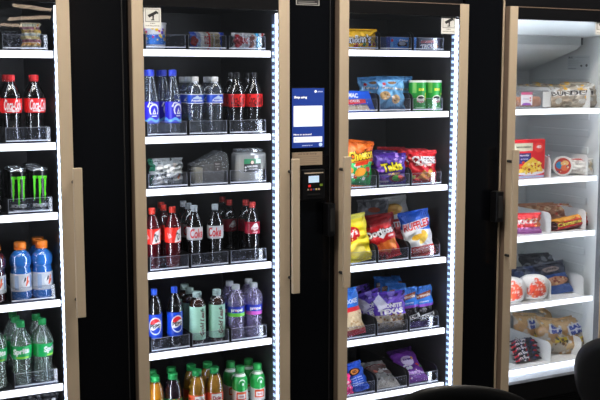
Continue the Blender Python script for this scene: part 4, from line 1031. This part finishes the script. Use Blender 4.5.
# ------------------------------------------------------------------ white freezer
F4 = ZS[3]; z = F4[0]
bx_ = thing('clear_food_tub', 'clear tub with orange food and purple-edged label, front left of freezer', 'food box')
bm = bmesh.new(); box(bm, -.105, .105, -.03, .08, 0, .082, bev=.008); obj('clear_shell', bm, CLAM, bx_)
bm = bmesh.new(); R = random.Random(11)
for k in range(9):
    x_ = -.085+.02*k; lathe(bm, smoothprof([(.004, .006), (.016, .012), (.019, .03), (.013, .048), (.003, .054)]), 12, cx=x_, cy=.015+R.uniform(-.012, .02))
obj('orange_pieces', bm, mat('orange_food', rgb(226, 140, 84), .6, noise=.3, nscale=60), bx_, smooth=True)
a = Art(60, 60, rgb(240, 240, 244), 110); a.rect(0, .80, 1, 1, rgb(190, 80, 120)).ell(.5, .05, .4, .14, rgb(130, 70, 150)).text('meal', .45, .5, .5, .16, rgb(170, 170, 190)).ell(.82, .55, .07, .07, rgb(200, 60, 90)).ell(.82, .34, .07, .07, rgb(200, 60, 90))
flat_art('tub_label', .066, .058, a, P_FILM, bx_, -.065, -.0308, .016)
bx2 = obj('white_lid_end', B((.062, .104, -.0318, -.0304, .008, .076)), TRAYW, bx_)
put(bx_, 528, .140, z+E_)
def bunart(bg, txt, tc, seed, accent, w=150, h=130):
    a = Art(w, h, bg, 170); a.blobs(seed, 26, 0, 0, 1, 1, [tuple(min(1, v*1.15) for v in bg), tuple(v*.8 for v in bg), rgb(206, 204, 200)], .04, .12)
    a.blobs(seed+1, 14, 0, .35, 1, 1, [accent, rgb(216, 216, 214)], .04, .10)
    a.text(txt, .5, .5, .66, .22, W_, bold=.12).text(txt, .5, .5, .64, .2, tc, bold=.04)
    return a
GOLD = rgb(228, 176, 60)
b1 = bag('frozen_bun_bag', 'gold edged bun bag at the front right of the top freezer shelf', 'bread bag', .185, .125, .07, bunart(rgb(176, 166, 152), 'DELI', rgb(70, 66, 66), 81, GOLD), 'gloss', 81, wr=.004, seal=.006); put(b1, 581, .160, z+E_, -.2, -.25)
b2 = bag('frozen_bun_bag', 'gold edged bun bag left of the front one, brown bun showing', 'bread bag', .165, .115, .07, bunart(rgb(168, 152, 134), 'BUN', rgb(80, 76, 74), 83, GOLD), 'gloss', 83, wr=.004, seal=.006); put(b2, 560.5, .205, z+E_, -.1, -.3)
clone(b1, 'gold edged bun bag in the back row, behind the clear tub', 552, .33, z+E_, .2, -.45, .1)
clone(b2, 'gold edged bun bag behind the clear tub, leftmost of the bun bags', 537, .30, z+E_, .1, -.3, .0)
clone(b1, 'gold edged bun bag in the back row, right of the leftmost one', 565, .40, z+E_, -.1, -.3, -.1)
z = F4[1]
a = Art(150, 185, rgb(204, 38, 44), 210)
a.rect(.0, .72, .60, .93, rgb(238, 232, 204)).text('innovasian', .31, .83, .48, .06, K_, bold=.03).ell(.80, .80, .15, .13, rgb(226, 70, 60)).text('40', .8, .82, .16, .08, W_, bold=.04).rect(.0, .38, .55, .66, rgb(54, 50, 110)).text('family', .34, .60, .3, .05, W_).text('size', .34, .51, .24, .05, rgb(190, 190, 220))
a.ell(.52, .17, .50, .10, rgb(232, 232, 240)).poly([(.1, .14), (.35, .4), (.6, .55), (.82, .42), (.96, .16)], rgb(240, 200, 70)).blobs(37, 44, .14, .12, .92, .42, [rgb(246, 214, 90), rgb(226, 160, 50), rgb(196, 60, 40), rgb(250, 230, 140), rgb(150, 60, 30)], .02, .05).rect(0, 0, 1, .06, rgb(160, 170, 200))
o = wrap_box('frozen_meal_box', 'red frozen meal box with yellow food picture on the second freezer shelf', .185, .178, .04, a, rgb(196, 36, 42), 'box'); put(o, 526.5, .135, z+E_, .0)
cp = thing('frozen_cup', 'round cup lying on its side with blue and red lid print', 'cup')
bm = bmesh.new(); lathe(bm, [(.040, 0), (.042, .002), (.050, .085), (.053, .088), (.053, .094), (.050, .095)], 40)
M4 = Matrix.Translation((0, .06, .053)) @ Matrix.Rotation(PI/2, 4, 'X'); bmesh.ops.transform(bm, matrix=M4, verts=bm.verts)
obj('cup_body', bm, WHITEP, cp, smooth=2)
a = Art(96, 96, rgb(226, 226, 224), 130); a.ell(.5, .5, .44, .44, rgb(180, 60, 50)).ell(.36, .55, .24, .2, rgb(60, 140, 190)).ell(.6, .66, .22, .14, rgb(236, 190, 120)).ell(.6, .4, .2, .16, rgb(214, 110, 70)).blobs(39, 10, .2, .2, .8, .8, [rgb(240, 220, 180), rgb(60, 70, 120), rgb(200, 50, 50)], .02, .06)
n_ = 60; U, V = np.meshgrid(np.linspace(0, 1, n_), np.linspace(.001, 1, 30)); Aa = U*2*PI
obj('cup_lid', art_mesh('cup_lid', np.stack([.0495*V*np.cos(Aa), np.full_like(U, -.0358), .053+.0495*V*np.sin(Aa)], -1), a, .5+.5*V*np.cos(Aa), .5+.5*V*np.sin(Aa)), P_FILM, cp)
put(cp, 561.5, .165, z+E_, -.5); cp.scale = (.88, .88, .88)
a = Art(110, 80, rgb(236, 234, 230), 120); a.blobs(41, 24, 0, 0, 1, 1, [rgb(226, 222, 218), rgb(246, 246, 244), rgb(206, 200, 196)], .05, .12).ell(.5, .92, .26, .07, rgb(180, 70, 60)).ell(.9, .5, .07, .3, rgb(206, 190, 160))
o = bag('wrapped_burger', 'white paper wrapped bun at the right of the second freezer shelf', 'food pack', .145, .080, .06, a, 'card', 85, wr=.004, seal=.002); put(o, 579, .150, z+E_, -.5, -.2)
o = bag('food_pouch', 'small clear pouch behind the red frozen meal box', 'pouch', .10, .10, .03, Art(10, 10, rgb(190, 192, 194), 20), FILM, 87, wr=.004); put(o, 548, .26, z+E_, 0, -.5)
z = F4[2]
a = Art(190, 100, rgb(214, 66, 70), 170); a.rect(0, 0, 1, .26, rgb(176, 110, 170)).text('KICKS', .60, .60, .56, .28, W_, bold=.05, rot=.06).poly([(.84, .3), (.90, .95), (.99, .3)], rgb(206, 120, 70)).blobs(43, 14, .55, .3, 1, .8, [rgb(226, 150, 80), rgb(180, 50, 40), rgb(120, 50, 40)], .02, .05)
o = bag('frozen_food_bag', 'red and violet frozen food bag, left on the third freezer shelf', 'food bag', .185, .098, .05, a, 'gloss', 89); put(o, 523.5, .150, z+E_, 0, -.15)
a = Art(190, 64, rgb(196, 40, 36), 190); a.rect(0, .74, 1, 1, rgb(226, 160, 60)).ell(.06, .5, .08, .4, rgb(60, 30, 30)).text('Cinnamon', .48, .52, .70, .36, K_, bold=.12, rot=.02).text('Cinnamon', .48, .52, .68, .33, rgb(250, 226, 90), bold=.03, rot=.02).rect(.0, .0, 1, .18, rgb(110, 40, 44)).blobs(45, 10, .6, 0, 1, 1, [rgb(214, 90, 50), rgb(90, 70, 110), rgb(240, 200, 110)], .02, .05)
o = bag('frozen_snack_bar', 'red and yellow bar pack lying across the third freezer shelf', 'snack', .235, .066, .045, a, 'foil', 91, seal=.004); put(o, 571, .150, z+E_, -.05, -.2, -.12)
a = Art(150, 110, rgb(166, 110, 76), 150); a.blobs(47, 30, 0, 0, 1, 1, [rgb(190, 140, 96), rgb(140, 84, 56), rgb(206, 170, 130), rgb(200, 80, 60)], .04, .1)
bb1 = bag('frozen_food_bag', 'brown frozen bread bag behind the red and yellow bar pack', 'food bag', .20, .115, .06, a, 'gloss', 93, wr=.004); put(bb1, 559, .27, z+E_, -.2, -.4)
clone(bb1, 'brown frozen bread bag at the back left, over the red and violet bag', 540, .33, z+E_, .1, -.4)
z = F4[3]
def make_round(label, group):
    t = thing('wrapped_burger', label, 'food pack', group=group)
    nu, nv = 80, 50; U, V = np.meshgrid(np.linspace(0, 1, nu), np.linspace(0, 1, nv))
    th = (U-.5)*2*PI-PI/2; ph = (V-.5)*PI
    wob = 1+.02*np.sin(th*5+ph*3)+.015*np.sin(th*9-ph*6)
    sx = np.sign(np.cos(ph))*np.abs(np.cos(ph))**.7
    x_ = .076*sx*np.cos(th)*wob; y_ = .050*sx*np.sin(th)*wob; z_ = .060+.060*np.sign(np.sin(ph))*np.abs(np.sin(ph))**.8
    a = Art(300, 120, rgb(240, 238, 236), 260); c1 = rgb(214, 76, 44)
    for cx, cy, rx, ry in ((.50, .56, .07, .14), (.44, .46, .045, .1), (.565, .46, .045, .12), (.5, .36, .07, .09), (.50, .74, .03, .07)): a.ell(cx, cy, rx, ry, c1)
    a.blobs(49, 70, .40, .28, .60, .78, [rgb(240, 238, 236), rgb(240, 238, 236), rgb(240, 238, 236), rgb(226, 120, 60), rgb(180, 40, 40)], .005, .014)
    obj('paper_wrap', art_mesh('paper_wrap', np.stack([x_, y_, z_], -1), a, U, V), P_CARD, t, smooth=True)
    bm = bmesh.new(); lathe(bm, [(.04, .0002), (.060, .002), (.062, .006), (.05, .008)], 32); bmesh.ops.scale(bm, vec=(1, .66, 1), verts=bm.verts); obj('folded_base', bm, WHITEP, t, smooth=2)
    return t
row(make_round, [(534, .155, z, .15, 'round white paper wrapped bun with orange-red mark, right one', 'round wrapped buns'),
    (510.5, .155, z, .15, 'round white wrapped bun half hidden by the bronze door stile', 'round wrapped buns')])
a = Art(150, 170, rgb(52, 54, 66), 190); a.rect(0, 0, 1, .22, rgb(66, 92, 150)).rect(0, .44, 1, .60, rgb(66, 92, 150)).ell(.52, .36, .42, .15, rgb(196, 140, 104)).blobs(51, 16, .2, .26, .85, .46, [rgb(150, 80, 60), rgb(224, 180, 130)], .02, .05).ell(.45, .78, .3, .10, rgb(150, 130, 124)).text('pizza', .46, .78, .36, .1, K_)
o = bag('frozen_pizza_bag', 'dark blue bag with round pizza picture, right of the wrapped buns', 'food bag', .165, .165, .04, a, 'foil', 95); put(o, 559, .190, z+E_, .1, -.50, -.12)
a = Art(170, 120, rgb(60, 60, 66), 150); a.blobs(53, 26, 0, 0, 1, 1, [rgb(40, 40, 44), rgb(110, 112, 118), rgb(80, 82, 90), rgb(140, 142, 148)], .04, .12)
o = bag('frozen_food_bag', 'crumpled dark grey bag at the back over the wrapped buns', 'food bag', .22, .17, .08, a, 'foil', 97, wr=.008); put(o, 543, .37, z+E_, .1, -.35)
a = Art(170, 120, rgb(50, 60, 90), 150); a.blobs(55, 26, 0, 0, 1, 1, [rgb(30, 34, 50), rgb(70, 90, 140), rgb(90, 94, 110)], .04, .12)
o = bag('frozen_food_bag', 'dark navy bag directly behind the wrapped buns', 'food bag', .20, .135, .06, a, 'foil', 98, wr=.006); put(o, 532, .26, z+E_, .1, -.3)
z = F4[4]
a1 = Art(200, 185, rgb(184, 174, 160), 200)
a1.blobs(101, 16, .0, .0, 1, 1, [rgb(196, 160, 112), rgb(176, 134, 86), rgb(208, 176, 130)], .10, .20).blobs(102, 40, 0, 0, 1, 1, [rgb(222, 220, 216), rgb(150, 144, 138), rgb(200, 196, 190)], .012, .05)  # grey and white blobs paint highlights onto the clear film
a1.poly([(.30, .48), (.84, .54), (.82, .86), (.28, .78)], rgb(214, 214, 218)).text('BALL', .56, .72, .42, .13, rgb(40, 62, 150), rot=.08, bold=.06).text('BUNS', .55, .56, .40, .12, rgb(40, 62, 150), rot=.08, bold=.06).poly([(.42, .22), (.84, .28), (.8, .42), (.44, .38)], rgb(206, 180, 50)).blobs(103, 12, .4, .1, .9, .4, [rgb(120, 90, 60), rgb(90, 84, 60)], .02, .05)
l1 = bag('bread_bag', 'clear bread bag with blue lettering, rightmost on the lowest freezer shelf', 'bread bag', .20, .185, .09, a1, 'gloss', 101, wr=.005, lump=.004); put(l1, 578, .175, z+E_, .1, -.30, -.15)
l2 = clone(l1, 'clear bread bag with blue lettering, left of the rightmost bread bag', 556, .205, z+E_, -.1, -.50, .1)
clone(l1, 'clear bread bag at the back left of the lowest freezer shelf', 534, .33, z+E_, .2, -.45, .1)
clone(l1, 'clear bread bag at the back centre of the lowest freezer shelf', 557, .36, z+E_, .0, -.35, .1)
def bar_art(seed):
    a = Art(150, 30, rgb(28, 28, 36), 150); a.blobs(seed, 12, 0, 0, 1, 1, [rgb(206, 30, 44), rgb(236, 236, 240), rgb(40, 50, 100), rgb(210, 40, 50)], .03, .09)
    a.text('ICE BAR', .35, .5, .4, .5, W_, bold=.04); return a
R = random.Random(12)
proto = None; spots = ['bottom row left', 'bottom row middle', 'bottom row right', 'second row left', 'second row middle', 'second row right', 'third row left', 'third row middle', 'third row right', 'topmost left', 'topmost right']
k = 0
for lev in range(4):
    for j in range(3 if lev < 3 else 2):
        lb = 'red, white and black ice cream bar wrapper, %s of the pile' % spots[k]
        if proto is None:
            proto = bag('ice_cream_bar', lb, 'ice cream bar', .165, .030, .018, bar_art(61), 'foil', 99, seal=.002, group='ice cream bars')
            o = proto
        else: o = copy_tree(proto); o['label'] = lb
        o.location = (spot(529.5-lev*1.5, .150+j*.045+lev*.012, z), .150+j*.045+lev*.012, z+.012+lev*.021)
        o.rotation_euler = (-1.15, R.uniform(-.05, .05), R.uniform(-.12, .12)); k += 1

# ------------------------------------------------------------------ chairs in front
PLAST = mat('black_chair_plastic', rgb(9, 9, 10), .42, spec=.3, bump=.15)
CHM = mat('chair_leg_metal', rgb(60, 60, 64), .3, .8)
def chair(label, loc, rz):
    t = thing('dining_chair', label, 'chair', loc, rz)
    def shell(name, a, b, n, th, place, bend):
        bm = bmesh.new(); nr, na = 10, 56; lay = []
        for s in (1, -1):
            rings = []
            for i in range(1, nr+1):
                r = i/nr; ring = []
                for k in range(na):
                    an = 2*PI*k/na; c_, s_ = math.cos(an), math.sin(an)
                    px_ = a*r*math.copysign(abs(c_)**(2/n), c_); pz_ = b*r*math.copysign(abs(s_)**(2/n), s_)
                    e = th*math.sqrt(max(0, 1-(r)**8))*.5+.0008
                    ring.append(bm.verts.new(place(px_, pz_, s*e+bend(px_, pz_))))
                rings.append(ring)
            cc = bm.verts.new(place(0, 0, s*(th*.5+.0008)+bend(0, 0)))
            for k in range(na): bm.faces.new((cc, rings[0][k], rings[0][(k+1) % na]))
            for A_, B_ in zip(rings, rings[1:]):
                for k in range(na): bm.faces.new((A_[k], A_[(k+1) % na], B_[(k+1) % na], B_[k]))
            lay.append(rings[-1])
        for k in range(na): bm.faces.new((lay[0][k], lay[0][(k+1) % na], lay[1][(k+1) % na], lay[1][k]))
        return obj(name, bm, PLAST, t, smooth=True)
    shell('seat', .22, .215, 3, .022, lambda x, y, q: (x, y, .455+q), lambda x, y: .10*x*x)
    shell('backrest', .215, .165, 2.2, .024, lambda x, zz, q: (x, .235+q+zz*.16, .69+zz), lambda x, y: -.9*x*x)
    for sx in (-1, 1):
        bm = bmesh.new(); tube(bm, [(sx*.13, .16, .437), (sx*.14, .24, .47), (sx*.14, .252, .60)], .010); obj('back_support', bm, CHM, t, smooth=True)
        for sy in (-1, 1):
            bm = bmesh.new(); tube(bm, [(sx*.15, sy*.13, .442), (sx*.20, sy*.19, .012)], .011)
            l = obj('leg', bm, CHM, t, smooth=True)
            bm = bmesh.new(); lathe(bm, [(.013, 0), (.014, .002), (.014, .012), (.010, .016)], 14, cx=sx*.2005, cy=sy*.19); obj('rubber_foot', bm, GASK, l, smooth=2)
    return t
CH1 = (1.705, -1.165); CH2 = (2.525, -1.14)
chair('black plastic chair at the bottom centre, only its curved back top showing', (CH1[0], CH1[1], 0), 2.51)
chair('black plastic chair at the lower right corner, rounded back edge showing', (CH2[0], CH2[1], 0), 1.95)

# ------------------------------------------------------------------ light of the room
w = bpy.data.worlds.new('world'); S.world = w; w.use_nodes = True
w.node_tree.nodes['Background'].inputs['Color'].default_value = (.9, .95, 1, 1)
w.node_tree.nodes['Background'].inputs['Strength'].default_value = .14
def ceiling_lamp(label, x, y, sx, sy, pw):
    t = thing('ceiling_light', label, 'lamp', (x, y, 3.199))
    obj('lamp_housing', B((-sx/2-.02, sx/2+.02, -sy/2-.02, sy/2+.02, -.05, -.001)), mat('lamp_white', rgb(220, 220, 220), .5), t)
    ob = obj('lamp_diffuser', B((-sx/2, sx/2, -sy/2, sy/2, -.056, -.0501)), mat('warm_lamp', rgb(255, 246, 234), .5, emit=pw), t)
for k, x in enumerate((.1, 1.7, 3.3)):
    ceiling_lamp('long ceiling lamp above the %s of the machines' % ('left end', 'middle', 'right end')[k], x, -.85, 1.1, .16, 88)

def pendant(label, a0, a1, far):
    P = []
    for px, py in (a0, a1):
        x, z = at(px, py, .01); k = far/3.41
        P.append((x+(x-CAM.x)*k, -far+.01, z+(z-CAM.z)*k))
    c = Vector(P[0]).lerp(Vector(P[1]), .5)
    t = thing('pendant_light', label, 'lamp', c); P = [Vector(q)-c for q in P]
    bm = bmesh.new(); tube(bm, P, .015); obj('lamp_tube', bm, mat('pendant_warm', rgb(255, 226, 196), .5, emit=18), t, smooth=True)
    for q in P:
        bm = bmesh.new(); tube(bm, [q*.9+Vector((0, 0, .023)), Vector((q.x*.9, q.y*.9, 3.199-c.z))], .003, 8); obj('lamp_cord', bm, GASK, t)
pendant('upper hanging tube lamp at the far side of the room', (13, 5), (51, 10), 5.2)
pendant('middle hanging tube lamp at the far side of the room', (8, 19), (50, 17), 5.9)
pendant('lower hanging tube lamp at the far side of the room', (-14, 23), (22, 26), 6.6)
